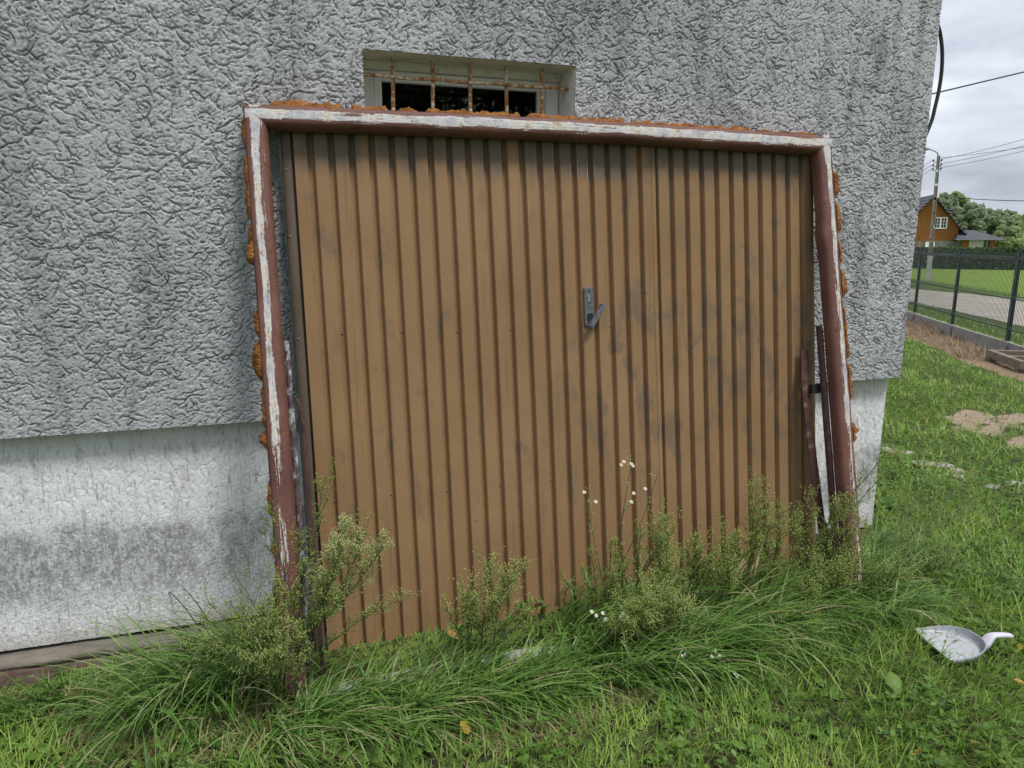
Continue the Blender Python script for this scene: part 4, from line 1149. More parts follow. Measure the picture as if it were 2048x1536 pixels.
for t in np.linspace(-1, 1, 33):
    an = t*PI/2
    out.append((math.sin(an)*wdt*.56*(1.0 if abs(t) < .999 else 1), DEP*max(0, math.cos(an))**.62, abs(t)))
V = []; n = len(out)
for k, (f_, z0_, z1_) in enumerate(((.90, .0, .0), (.985, .005, .008), (1.0, .010, .026), (1.012, .011, .031), (1.03, .010, .029), (1.02, .0, .020), (.99, -.010, .01), (.90, -.012, -.006))):
    for u, v_, at_ in out:
        h_ = z0_+(z1_-z0_)*(1-at_**2.5)
        V.append(dp(u*f_, max(v_*f_, 0), h_))
Fs = [(k*n+i, k*n+i+1, (k+1)*n+i+1, (k+1)*n+i) for k in range(7) for i in range(n-1)]
mk('rim', V, Fs, M['pan'], pan, True)
V = [dp(u*.905, v_*.905, 0.0005) for u, v_, _ in out]+[dp(u*.905, v_*.905, -.0062) for u, v_, _ in out]
Fs = [tuple(range(n-1, -1, -1)), tuple(range(n, 2*n))]+[(i, (i+1) % n, n+(i+1) % n, n+i) for i in range(n)]
mk('floor', V, Fs, M['pan_floor'], pan)
hpts = [(0.028, DEP*.93, .022), (.024, DEP+.018, .052), (.016, DEP+.045, .070), (.004, DEP+.085, .066), (-.012, DEP+.130, .058), (-.018, DEP+.148, .052)]
hdirs = at_pl(2024, 1270, (0, 0, .065), np.array([0, 0, 1.]))
V = []
base_h = dp(.02, DEP*.97, .02); endh = hdirs
for k, (t, z, w_, th) in enumerate(((0, .022, .026, .008), (.16, .040, .022, .009), (.30, .062, .017, .009), (.42, .068, .0120, .007), (.75, .066, .0115, .007), (.97, .063, .0105, .006), (1.0, .062, .009, .005))):
    c = base_h*np.array([1, 1, 0])+(endh-base_h)*np.array([1, 1, 0])*t+np.array([0, 0, z])
    ax = (endh-base_h)*np.array([1, 1, 0]); ax /= np.linalg.norm(ax); sd = np.array([-ax[1], ax[0], 0]); upv = np.array([0, 0, 1.0])-ax*(.9 if t < .35 else 0); upv /= np.linalg.norm(upv)
    for sx_, sz_ in ((-1, -.6), (-.75, -1), (.75, -1), (1, -.6), (1, .6), (.75, 1), (-.75, 1), (-1, .6)): V.append(c+sd*w_*sx_+upv*th*sz_)
Fs = [(i*8+k, i*8+(k+1) % 8, i*8+8+(k+1) % 8, i*8+8+k) for i in range(6) for k in range(8)]+[tuple(range(7, -1, -1)), tuple(48+k for k in range(8))]
mk('handle', V, Fs, M['lilac'], pan, True)

for k, (tx, ty, th) in enumerate([(2.0, -9.5, 9.0), (5.2, -9.0, 8.5)]):
    r_ = np.random.default_rng(300+k)
    root = empty('broadleaf_tree', (tx, ty, 0), ['dark garden tree mirrored in the left of the basement window', 'dark garden tree mirrored in the right of the basement window'][k], 'tree', 'garden trees behind the viewer')
    ctr = np.stack([tx+r_.normal(0, 1.3, 40), ty+r_.normal(0, 1.0, 40), r_.uniform(2.2, th, 40)], 1)
    idx = r_.integers(0, 40, 9000); P = ctr[idx]+r_.normal(0, .42, (9000, 3))
    V, Q = quads_cloud(P, .13, .2, r_)
    mk('crown', V, Q, M['tree'], root, False, {'var': np.repeat(np.clip(r_.normal(.45, .2, 9000), 0, 1), 4)})
    b = MB(); b.tube([(tx, ty, -.1), (tx+.1, ty, th*.4), (tx, ty+.1, th*.85)], [.2, .14, .04], 8)
    for q in range(8): b.tube([(tx, ty, th*(.25+.06*q)), tuple(ctr[q])], [.06, .015], 5)
    b.build('trunk', M['bark'], root)

# ================================================================== GRASS
def blades(base, az, L, tilt, bend, wid, S=3, twist=None, minz=.004):
    n = len(base)
    th = tilt; pos = base.copy(); out = []
    hx_, hy_ = np.cos(az), np.sin(az)
    tw = az+PI/2 if twist is None else az+PI/2+twist
    wx, wy = np.cos(tw), np.sin(tw)
    gz0 = base[:, 2]
    for k in range(S+1):
        f_ = k/S
        w_ = wid*(1-f_**2.2)*(.75+.6*f_*(1-f_)) if k < S else np.zeros(n)
        off = np.stack([wx*w_, wy*w_, np.zeros(n)], 1)*.5
        if k < S:
            out.append(pos-off); out.append(pos+off)
        else:
            out.append(pos.copy())
        a_ = th+bend*(f_+.5/S)
        d = np.stack([np.sin(a_)*hx_, np.sin(a_)*hy_, np.cos(a_)], 1)*(L/S)[:, None]
        pos = pos+d
        pos[:, 2] = np.maximum(pos[:, 2], gz0+minz+.01*f_)
    V = np.stack(out, 1).reshape(-1, 3)
    m = 2*S+1; b0 = (np.arange(n)*m)[:, None]
    q = np.concatenate([b0+np.array([[2*k, 2*k+1, 2*k+3, 2*k+2]]) for k in range(S-1)], 0) if S > 1 else np.zeros((0, 4), int)
    t = b0+np.array([[2*S-2, 2*S-1, 2*S]])
    return V, q, t, m
def grassobj(name, parts, mat, label, cat):
    Vs, Qs, Ts, As = [], [], [], []; off = 0
    for V, q, t, m, var in parts:
        Vs.append(V); Qs.append(q+off); Ts.append(t+off); As.append(np.repeat(var, m)); off += len(V)
    o = mk(name, np.concatenate(Vs), [np.concatenate(Qs), np.concatenate(Ts)], mat, None, False, {'var': np.clip(np.concatenate(As), 0, 1)})
    return tag(o, label, cat, None, 'stuff')
def gnd(x, y):
    nr = sstep(30, 12, np.hypot(x, y))
    return ground(x, y)+nr*((fbm(x*1.1, y*1.1, 0, 3)-.5)*.03+(fbm(x*6, y*6, 0, 4)-.5)*.014)
PC2 = (mid_+bk*DEP*.5)[:2]
def polar(n, r0, r1, p, a0=-34, a1=66):
    rr = np.linspace(r0, r1, 800); dn = rr*np.minimum(1, (2.6/rr)**p); c = np.cumsum(dn); c /= c[-1]
    r_ = np.interp(rng.random(n), c, rr); a_ = rng.uniform(R(a0), R(a1), n)
    return r_*np.sin(a_), r_*np.cos(a_), r_
def lawnok(x, y):
    ok = ~((y > YW-.05) & (x < XC))
    ok &= np.hypot(x-PC2[0], y-PC2[1]) > .10
    ok &= rng.random(len(x)) > np.clip(emask(SANDS, x, y)*1.05+(fbm(x*9, y*9, 0, 55)-.5)*.7, 0, 1)
    ok &= rng.random(len(x)) > strawmask(x, y)*1.15
    ok &= ~((dist_d(x, y) > 7.4) & (dist_d(x, y) < 11.5))
    return ok
parts = []
x, y, r_ = polar(175000, 1.15, 17, 1.75)
ok = lawnok(x, y); x, y, r_ = x[ok], y[ok], r_[ok]
dm = np.clip(emask(DIRT, x, y)*1.2*(fbm(x*5, y*5, 0, 12)+.35), 0, 1)
ok = rng.random(len(x)) > dm*.68; x, y, r_, dm = x[ok], y[ok], r_[ok], dm[ok]
n = len(x)
cl = fbm(x*3.1, y*3.1, 0, 14); c2 = fbm(x*11, y*11, 0, 15, 2)
L = (.030+.055*cl+.035*c2)*rng.uniform(.55, 1.45, n)*np.where(r_ > 5, .9, 1)*(1-.42*sstep(2.1, 1.75, y)*sstep(1.9, .9, x))*(1-.65*sstep(2.15, 2.25, y)*sstep(-.05, .05, x)*sstep(1.3, .9, x))
wid = (.0034+.0026*rng.random(n))*np.maximum(1, (r_/2.6)**.72)
var = .50+.85*(cl-.5)+.6*(c2-.5)+rng.normal(0, .15, n)
var = np.where(rng.random(n) < .03+.70*dm, rng.uniform(.80, 1.0, n), np.clip(var, 0, .77))
base = np.stack([x, y, gnd(x, y)-.004], 1)
flow = (fbm(x*1.6, y*1.6, 0, 16)-.5)*9
V, q, t, m = blades(base, flow+rng.normal(0, 1.3, n), L, rng.uniform(.05, .75, n)+dm*.5, rng.uniform(.2, 1.25, n), wid, 3, rng.normal(0, .5, n))
parts.append((V, q, t, m, var))
# flattened thatch
x, y, r_ = polar(60000, 1.2, 3.4, 1.0, -34, 50); ok = lawnok(x, y) & (rng.random(len(x)) < .03+.97*np.clip(emask(DIRT, x, y)*1.1, 0, 1)); x, y = x[ok], y[ok]; n = len(x)
V, q, t, m = blades(np.stack([x, y, gnd(x, y)+.003], 1), rng.uniform(0, 2*PI, n), rng.uniform(.03, .10, n), rng.uniform(1.1, 1.5, n), rng.uniform(-.1, .4, n), rng.uniform(.0015, .003, n), 3)
parts.append((V, q, t, m, rng.uniform(.80, 1.0, n)))
# verge beyond the fence and far field tufts
a_ = rng.uniform(-8, 26, 16000); d_ = np.where(rng.random(16000) < .6, rng.uniform(5.75, 7.6, 16000), rng.uniform(11.8, 14.6, 16000))
x = FP[5][0]+(d_-5.67)*.864+FD[0]*a_; y = FP[5][1]-(d_-5.67)*.504+FD[1]*a_; n = len(x)
V, q, t, m = blades(np.stack([x, y, ground(x, y)], 1), rng.uniform(0, 2*PI, n), rng.uniform(.06, .20, n), rng.uniform(.1, .7, n), rng.uniform(.2, .9, n), rng.uniform(.012, .03, n), 2)
parts.append((V, q, t, m, np.clip(rng.normal(.58, .16, n), 0, .85)))
grassobj('lawn_grass', parts, M['lawn'], 'short green lawn grass with dry patches around the door', 'grass')
# clover and small broad leaves in the turf
x, y, r_ = polar(9500, 1.2, 6.0, 1.3, -30, 60); ok = lawnok(x, y) & (fbm(x*2.2, y*2.2, 0, 18) > .46); x, y, r_ = x[ok], y[ok], r_[ok]; n = len(x)
hgt = rng.uniform(.02, .065, n); az = rng.uniform(0, 2*PI, n)
Vs = []; var = []
for k in range(3):
    an = az+k*2.1; s_ = rng.uniform(.006, .0135, n)*np.maximum(1, (r_/3)**.5)
    c = np.stack([x, y, gnd(x, y)+hgt], 1); dr = np.stack([np.cos(an), np.sin(an), rng.uniform(-.1, .5, n)], 1); sd = np.stack([-np.sin(an), np.cos(an), rng.normal(0, .25, n)], 1)
    Vs.append(np.stack([c, c+dr*s_[:, None]*.9+sd*s_[:, None]*.75, c+dr*s_[:, None]*1.9, c+dr*s_[:, None]*.9-sd*s_[:, None]*.75], 1)); var.append(np.clip(rng.normal(.45, .25, n), 0, 1))
V = np.concatenate(Vs).reshape(-1, 3)
tag(mk('clover', V, np.arange(len(V)).reshape(-1, 4), M['broad'], None, False, {'var': np.repeat(np.concatenate(var), 4)}), 'small clover leaves scattered through the lawn', 'clover', None, 'stuff')
# straw along the fence
n = 9000; a_ = rng.uniform(-4, 10, n); d_ = rng.uniform(4.5, 5.62, n)
x = FP[5][0]+(d_-5.67)*.864+FD[0]*a_; y = FP[5][1]-(d_-5.67)*.504+FD[1]*a_; ok = strawmask(x, y) > .45; x, y = x[ok], y[ok]; n = len(x)
clump = (fbm(x*2.1, y*2.1, 0, 19) > .55)
V, q, t, m = blades(np.stack([x, y, gnd(x, y)+.005], 1), rng.uniform(0, 2*PI, n), rng.uniform(.10, .32, n), np.where(clump, rng.uniform(.5, 1.4, n), rng.uniform(1.2, 1.55, n)), rng.uniform(-.1, .5, n), rng.uniform(.006, .014, n), 3)
grassobj('straw', [(V, q, t, m, np.clip(rng.normal(.5, .3, n), 0, 1))], M['straw'], 'dry straw mulch strewn along the fence base', 'straw')
# long grass round the door
def longgrass(n, xr, yr, azm, azs, Lr, tiltr, bendr, clumps=None, dryp=.09):
    n = int(n*.62); k = max(6, n//16)
    cx = rng.uniform(*xr, k); cy = rng.uniform(*yr, k); ca_ = rng.normal(azm, azs, k); cl_ = rng.uniform(.75, 1.15, k)
    i = rng.integers(0, k, n)
    x = cx[i]+rng.normal(0, .035, n); y = cy[i]+rng.normal(0, .03, n)
    ok = (y < YW-.06) | (x > XC+.05); i, x, y = i[ok], x[ok], y[ok]; m_n = len(x)
    L = rng.uniform(*Lr, m_n)*cl_[i]*.85*np.where(rng.random(m_n) < .3, .55, 1)
    var = np.clip(.46+rng.normal(0, .24, m_n), 0, .86); var = np.where(rng.random(m_n) < dryp, rng.uniform(.88, 1, m_n), var)
    V, q, t, m = blades(np.stack([x, y, gnd(x, y)-.005], 1), ca_[i]+rng.normal(0, .55, m_n), L, rng.uniform(*tiltr, m_n), rng.uniform(*bendr, m_n), rng.uniform(.0048, .0105, m_n), 8, rng.normal(0, .45, m_n), .012)
    return (V, q, t, m, var)
LG = [
    longgrass(1300, (-.60, -.10), (2.28, 2.66), R(228), .55, (.22, .52), (.10, .6), (.9, 2.0)),
    longgrass(500, (-1.1, -.5), (2.45, 2.62), R(240), .6, (.12, .28), (.1, .6), (.6, 1.5)),
    longgrass(2500, (-.12, .95), (2.00, 2.17), R(-42), .45, (.18, .40), (.70, 1.15), (.5, 1.2)),
    longgrass(1100, (-.05, .60), (2.10, 2.24), R(-35), .8, (.14, .30), (.25, .85), (.6, 1.5)),
    longgrass(500, (.55, 1.0), (2.08, 2.22), R(-35), .8, (.12, .26), (.3, .9), (.6, 1.4)),
    longgrass(130, (.02, .95), (2.30, 2.42), R(-30), .8, (.08, .20), (.1, .7), (.5, 1.6)),
    longgrass(2600, (.95, 1.75), (1.98, 2.34), R(-35), .5, (.24, .52), (.25, .9), (.8, 1.8)),
    longgrass(2300, (1.6, 2.42), (2.05, 2.46), R(-48), .7, (.20, .44), (.2, .9), (.8, 1.8)),
    longgrass(900, (1.0, 2.4), (2.34, 2.55), R(-20), .9, (.18, .40), (.1, .6), (.6, 1.6)),
    longgrass(1000, (2.40, 2.95), (2.30, 2.78), R(-25), 1.2, (.12, .28), (.1, .7), (.6, 1.6)),
    longgrass(600, (-.7, -.1), (1.95, 2.25), R(-60), .9, (.12, .30), (.3, 1.0), (.6, 1.5), None, .2),
]
grassobj('long_grass', LG, M['long'], 'long arching green grass combed over the foot of the door', 'grass')

# ================================================================== WEEDS
def octa(P, d, ln, wd):
    """small spindle buds: P centre, d direction"""
    n = len(P)
    a_ = np.cross(d, rng.normal(0, 1, (n, 3))); a_ /= np.linalg.norm(a_, axis=1)[:, None]; b_ = np.cross(d, a_)
    ln = ln[:, None]; wd = wd[:, None]
    V = np.stack([P-d*ln*.5, P+a_*wd*.5, P+b_*wd*.5, P-a_*wd*.5, P-b_*wd*.5, P+d*ln*.5], 1).reshape(-1, 3)
    o_ = (np.arange(n)*6)[:, None]
    T = np.concatenate([o_+np.array([[0, 2, 1]]), o_+np.array([[0, 3, 2]]), o_+np.array([[0, 4, 3]]), o_+np.array([[0, 1, 4]]), o_+np.array([[5, 1, 2]]), o_+np.array([[5, 2, 3]]), o_+np.array([[5, 3, 4]]), o_+np.array([[5, 4, 1]])])
    return V, T
def bez(p0, p1, p2, n): 
    t = np.linspace(0, 1, n)[:, None]; return (1-t)**2*p0+2*t*(1-t)*p1+t*t*p2
def weed(base, tip, label, spread=.09, nb=26, pan=.55, buds=13, leafn=46, tone=.5, bow=.25, flowers=0, r0=.0026, budk=1.0, daisies=(), nsec=3):
    base = np.array(base, float); tip = np.array(tip, float)
    base[2] = float(gnd(np.array([base[0]]), np.array([base[1]]))[0])-.01
    root = empty('weed_plant', base, label, 'weed', 'flowering weeds at the foot of the door')
    v = tip-base; Ls = np.linalg.norm(v); spread *= 1.08; nb = int(nb*1.15)
    ctrl = base+v*.5; ctrl = ctrl+np.array([-v[0]*bow, -v[1]*bow, abs(np.hypot(v[0], v[1]))*bow*.9])
    S = bez(base, ctrl, tip, 22)
    stems = [(S, 1.0)]
    for k in range(nsec):
        i0 = int(rng.integers(4, 11)); q0 = S[i0]
        dx = rng.uniform(-1, 1)*(.35*Ls*.5+.04); tq = tip+np.array([dx, rng.uniform(-.06, .03), -rng.uniform(.04, .30)*Ls*.8])
        mq = q0+(tq-q0)*.5+np.array([dx*.25, 0, -.02])
        stems.append((bez(q0, mq, tq, 22), .75))
    b = MB()
    for S_, k_ in stems: b.tube(list(S_), list(np.linspace(r0*k_, r0*.35, 22)), 5, False)
    P, D_, W_ = [], [], []; fl = []
    for si, (S_, k_) in enumerate(stems):
      nb_ = int(nb*(.62 if nsec else 1)*(1 if si == 0 else .62)); pan_ = pan if si == 0 else min(.95, pan*1.25)
      for k in range(nb_):
        u = 1-pan_*(k+rng.random())/nb_
        i = min(20, int(u*21)); f_ = u*21-i; p = S_[i]*(1-f_)+S_[i+1]*f_; tg = S_[i+1]-S_[i]; tg /= np.linalg.norm(tg)
        xx = (1-u)/pan_; prof = .32+.68*math.sin(PI*min(1, xx*.88+.06))
        l = spread*prof*rng.uniform(.45, 1.35)*(1 if si == 0 else .8)
        sd = np.cross(tg, rng.normal(0, 1, 3)); sd /= np.linalg.norm(sd)
        dr = sd*rng.uniform(.45, .9)+tg*.85+np.array([0, 0, .30]); dr /= np.linalg.norm(dr)
        e_ = p+dr*l+np.array([0, 0, .12*l])
        mm_ = (p+e_)/2+np.array([0, 0, -.08*l])
        b.tube([p, mm_, e_], [.0010, .0008, .0005], 3, False)
        nbud = max(3, int(buds*2.0*prof*rng.uniform(.5, 1.4)))
        for j in range(nbud):
            t = rng.uniform(.30, 1.05); q = p+(e_-p)*t
            dv = rng.normal(0, 1, 3)+dr*.8+np.array([0, 0, .6]); dv /= np.linalg.norm(dv)
            q2 = q+dv*rng.uniform(.004, .024)*(.5+4*spread)
            P.append(q2); D_.append(dv)
            if rng.random() < .12: b.tube([q, q2], .0005, 3, False)
    P = np.array(P); D_ = np.array(D_); n = len(P)
    V, T = octa(P, D_, rng.uniform(.0060, .0125, n)*budk, rng.uniform(.0026, .0044, n)*budk)
    vb = np.clip(tone+.05+rng.normal(0, .2, n), 0, 1)
    av = np.repeat(vb, 6); av[5::6] = np.clip(av[5::6]+.25, 0, 1)
    b.build('stem', M['stem'], root, False, {'var': np.clip(rng.normal(.4, .2)+np.zeros(len(b.v)), 0, 1)})
    o = mk('flower_buds', V, T, M['bud'], root, False, {'var': av}); o['kind'] = 'stuff'
    u = rng.uniform(.05, .92, leafn); i = np.minimum(20, (u*21).astype(int)); p = np.array([stems[int(rng.integers(0, len(stems)))][0][ii] for ii in i]); az = rng.uniform(0, 2*PI, leafn)
    L = rng.uniform(.030, .075, leafn)*(1.15-.6*u)*min(1.2, Ls/.5+.3)
    V, q, t, m = blades(p, az, L, rng.uniform(.5, 1.2, leafn), rng.uniform(.1, 1.0, leafn), rng.uniform(.004, .0085, leafn), 4, rng.normal(0, .4, leafn), -9)
    o = mk('leaves', V, [q, t], M['weed_leaf'], root, False, {'var': np.repeat(np.clip(rng.normal(.5, .22, leafn), 0, 1), m)}); o['kind'] = 'stuff'
    for (e_, dr) in fl: daisy(root, e_, dr)
    for e_ in daisies: daisy(root, np.array(e_), np.array([.1, -.6, .8]))
    return root
def daisy(root, c, d, r_=.0066):
    d = np.array(d, float)+np.array([0, -.5, .4]); d /= np.linalg.norm(d); a_ = np.cross(d, [.3, .2, .9]); a_ /= np.linalg.norm(a_); b_ = np.cross(d, a_)
    V = []; Fs = []; av = []
    for k in range(11):
        an = 2*PI*k/11; dr = a_*math.cos(an)+b_*math.sin(an); sd = -a_*math.sin(an)+b_*math.cos(an); n0 = len(V)
        V += [c+dr*.0018-sd*.0008, c+dr*.0018+sd*.0008, c+dr*r_*rng.uniform(.85, 1.1)+sd*.0016-d*.0012, c+dr*r_-sd*.0016-d*.0012]; Fs.append((n0, n0+1, n0+2, n0+3)); av += [.7]*4
    n0 = len(V); V += [c+(a_*math.cos(2*PI*k/7)+b_*math.sin(2*PI*k/7))*.0032+d*.0006 for k in range(7)]+[c+d*.0026]; Fs += [(n0+k, n0+(k+1) % 7, n0+7) for k in range(7)]; av += [0.02]*8
    mk('blossom', V, Fs, M['petal'], root, False, {'var': av})
yF = 2.17
def W(px, py, yy=yF): return at_y(px, py, yy)
def gb(px, py): return at_g(px, py)
def wd(bx, by, tx, ty, yy, label, **k): 
    bb = at_g(bx, by); weed(bb, at_y(tx, ty, yy), label, **k)
wd(612, 1352, 650, 955, 2.20, 'thin dark weed rising highest beside the left post', spread=.085, nb=22, pan=.42, buds=12, tone=.28)
wd(600, 1368, 695, 1048, 2.12, 'dense bright weed leaning right across the left post', spread=.085, nb=54, pan=.66, buds=34, tone=.78, bow=.12)
wd(596, 1378, 612, 1120, 2.09, 'leafy weed in front of the left post', spread=.07, nb=26, pan=.6, buds=12, tone=.45, leafn=44)
wd(585, 1372, 822, 1190, 2.14, 'slender weed spray arching right in front of the door', nsec=0, spread=.05, nb=26, pan=.62, buds=10, tone=.62, bow=.15)
wd(570, 1385, 470, 1150, 2.20, 'wispy weed leaning left against the white plinth', spread=.10, nb=24, pan=.62, buds=8, tone=.45)
wd(560, 1410, 545, 1165, 2.10, 'bushy weed hiding the outer side of the left post', spread=.075, nb=34, pan=.78, buds=14, tone=.5)
wd(555, 1425, 500, 1235, 2.06, 'low yellowish weed left of the left post foot', spread=.075, nb=30, pan=.85, buds=14, tone=.58)
wd(470, 1400, 400, 1245, 2.20, 'small pale weed in the grass under the plinth', spread=.06, nb=16, pan=.7, buds=8, tone=.5)
wd(590, 1400, 590, 1245, 2.05, 'short leafy weed at the left post foot', spread=.075, nb=28, pan=.85, buds=13, tone=.5)
wd(962, 1318, 975, 1125, 2.16, 'round pale green weed standing alone before the door centre', spread=.105, nb=40, pan=.78, buds=18, tone=.58, bow=.05)
wd(985, 1322, 1012, 1160, 2.15, 'right half of the lone weed clump at the door centre', spread=.07, nb=24, pan=.75, buds=14, tone=.6)
wd(940, 1322, 925, 1178, 2.16, 'left half of the lone weed clump at the door centre', spread=.07, nb=22, pan=.75, buds=14, tone=.55)
wd(1195, 1255, 1180, 1098, 2.24, 'small dark weed sprig by the door seam base', spread=.03, nb=14, pan=.5, buds=8, tone=.3)
wd(1215, 1250, 1222, 1082, 2.22, 'slim weed left of the right-hand weed thicket', spread=.045, nb=18, pan=.55, buds=10, tone=.45)
wd(1270, 1245, 1282, 1050, 2.24, 'upright weed sprig at left of the weed thicket', spread=.04, nb=18, pan=.5, buds=10, tone=.4)
wd(1325, 1235, 1335, 1035, 2.24, 'full weed crown in the left of the weed thicket', spread=.10, nb=36, pan=.65, buds=16, tone=.48)
wd(1380, 1230, 1392, 1072, 2.22, 'low weed crown in the middle of the weed thicket', spread=.09, nb=32, pan=.75, buds=15, tone=.48)
wd(1430, 1225, 1450, 1062, 2.22, 'weed crown just left of the tallest thicket weed', spread=.09, nb=32, pan=.7, buds=15, tone=.46)
wd(1490, 1215, 1515, 962, 2.25, 'tallest weed of the thicket right of centre', spread=.085, nb=40, pan=.72, buds=16, tone=.5)
wd(1530, 1215, 1565, 1052, 2.22, 'weed crown just right of the tallest thicket weed', spread=.085, nb=32, pan=.75, buds=15, tone=.48)
wd(1350, 1260, 1330, 1120, 2.14, 'leafy weed at the front of the thicket', spread=.09, nb=30, pan=.85, buds=12, tone=.42, leafn=60)
wd(1460, 1245, 1450, 1110, 2.14, 'bushy weed low at the front right of the thicket', spread=.09, nb=30, pan=.85, buds=12, tone=.45, leafn=60)
wd(1545, 1200, 1768, 912, 2.20, 'long weed stem arching right across the right post', nsec=1, spread=.085, nb=44, pan=.72, buds=11, tone=.5, bow=.04, leafn=60)
wd(1600, 1195, 1632, 985, 2.30, 'weed sprig before the right edge of the door leaf', spread=.07, nb=26, pan=.6, buds=12, tone=.5)
wd(1620, 1190, 1690, 1010, 2.22, 'brownish weed tuft on the right post', spread=.08, nb=28, pan=.55, buds=16, tone=.55)
wd(1640, 1215, 1700, 1115, 2.16, 'low mat of weed before the right post foot', spread=.11, nb=34, pan=.9, buds=16, tone=.5, bow=.05)
wd(1580, 1215, 1640, 1130, 2.14, 'low mat of weed left of the right post foot', spread=.11, nb=34, pan=.9, buds=16, tone=.5, bow=.05)
wd(1700, 1210, 1800, 1130, 2.14, 'low mat of weed right of the right post foot', spread=.11, nb=32, pan=.9, buds=14, tone=.42, bow=.05)
wd(1740, 1175, 1948, 948, 2.50, 'airy weed fan leaning right over the lawn', spread=.15, nb=44, pan=.72, buds=9, tone=.4, bow=.06, leafn=30)
wd(1770, 1170, 1868, 935, 2.62, 'thin upright weed stems right of the plinth corner', spread=.11, nb=24, pan=.6, buds=7, tone=.42)
wd(1240, 1300, 1305, 1190, 2.05, 'bright bushy weed with white daisies before the thicket', spread=.12, nb=50, pan=.88, buds=20, tone=.62, bow=.05, daisies=[W(1184, 1223, 2.06), W(1193, 1231, 2.06), W(1206, 1226, 2.06), W(1212, 1238, 2.06), W(1243, 1233, 2.04), W(1250, 1241, 2.04), W(1246, 1226, 2.04), W(1255, 1236, 2.04)])
wd(1290, 1310, 1250, 1210, 2.03, 'low weed at the front of the daisy clump', spread=.10, nb=36, pan=.9, buds=15, tone=.55)
wd(1330, 1300, 1325, 1205, 2.05, 'weed on the right of the daisy clump', spread=.10, nb=34, pan=.9, buds=16, tone=.58)
wd(1222, 1250, 1168, 985, 2.22, 'tall bare daisy stalk, left of the two', spread=.05, nb=5, pan=.32, buds=5, tone=.75, leafn=6, bow=.02, nsec=0, daisies=[W(1169, 984, 2.22), W(1192, 1003, 2.22)])
wd(1205, 1250, 1262, 928, 2.22, 'tall daisy stalk with white heads, right of the two', spread=.05, nb=7, pan=.42, buds=5, tone=.75, leafn=8, bow=-.06, nsec=1, daisies=[W(1243, 929, 2.22), W(1248, 923, 2.22), W(1263, 927, 2.22), W(1266, 931, 2.22), W(1268, 986, 2.22), W(1263, 1003, 2.22), W(1291, 977, 2.22)])
wd(1350, 1290, 1440, 1320, 1.93, 'flattened weed with white daisies in the front grass', spread=.06, nb=12, pan=.6, buds=7, tone=.55, leafn=14, bow=-.1, daisies=[W(1366, 1312, 1.97), W(1372, 1308, 1.97), W(1424, 1313, 1.92), W(1430, 1300, 1.94), W(1440, 1312, 1.92), W(1470, 1346, 1.86), W(1475, 1352, 1.86)])
wd(1440, 1290, 1560, 1290, 1.95, 'drooping seeding weed in the grass before the thicket', spread=.08, nb=26, pan=.8, buds=10, tone=.5, bow=-.1)
wd(1650, 1235, 1590, 1215, 2.02, 'drooping weed in the long grass before the right post', spread=.08, nb=24, pan=.8, buds=10, tone=.45, bow=-.1)
wd(1790, 1160, 1890, 1110, 2.25, 'dark low weed in the long grass right of the post', spread=.10, nb=26, pan=.85, buds=9, tone=.3, bow=-.05)

# broad-leaved rosettes, each leaf its own part
def broad(px, py, label, nl, ln, seed, upr=.8, tone=.5):
    r_ = np.random.default_rng(seed); c = at_g(px, py)
    c = np.array([c[0], c[1], float(gnd(np.array([c[0]]), np.array([c[1]]))[0])])
    root = empty('broadleaf_weed', c, label, 'weed', 'broad-leaved weeds in the lawn')
    for k in range(nl):
        an = 2*PI*k/nl+r_.normal(0, .4); l = ln*r_.uniform(.65, 1.2); el = upr*r_.uniform(.5, 1.2); nseg = 7; V = []; w_ = l*r_.uniform(.18, .26)
        p = c.copy(); fl = r_.uniform(.5, 1.1)
        for i in range(nseg):
            t = i/(nseg-1); ww = w_*(math.sin(PI*min(1, max(0, (t-.22)/.80)))**.7 if t > .22 else .10)+.0012
            a_ = el-fl*1.5*t; d = np.array([math.cos(an)*math.cos(a_), math.sin(an)*math.cos(a_), math.sin(a_)]); sd = np.array([-math.sin(an), math.cos(an), 0]); up_ = np.cross(d, sd)
            jag = 1+.22*r_.normal()
            V += [p-sd*ww*jag-up_*ww*.35+np.array([0, 0, .0]), p+np.array([0, 0, 0]), p+sd*ww*jag-up_*ww*.35]
            p = p+d*l/(nseg-1); p[2] = max(p[2], c[2]+.012)
        Fs = [(3*i+j, 3*i+j+1, 3*i+4+j, 3*i+3+j) for i in range(nseg-1) for j in (0, 1)]
        mk('leaf', V, Fs, M['broad'], root, True, {'var': np.clip(tone+r_.normal(0, .15)+r_.normal(0, .05, len(V)), 0, 1)})
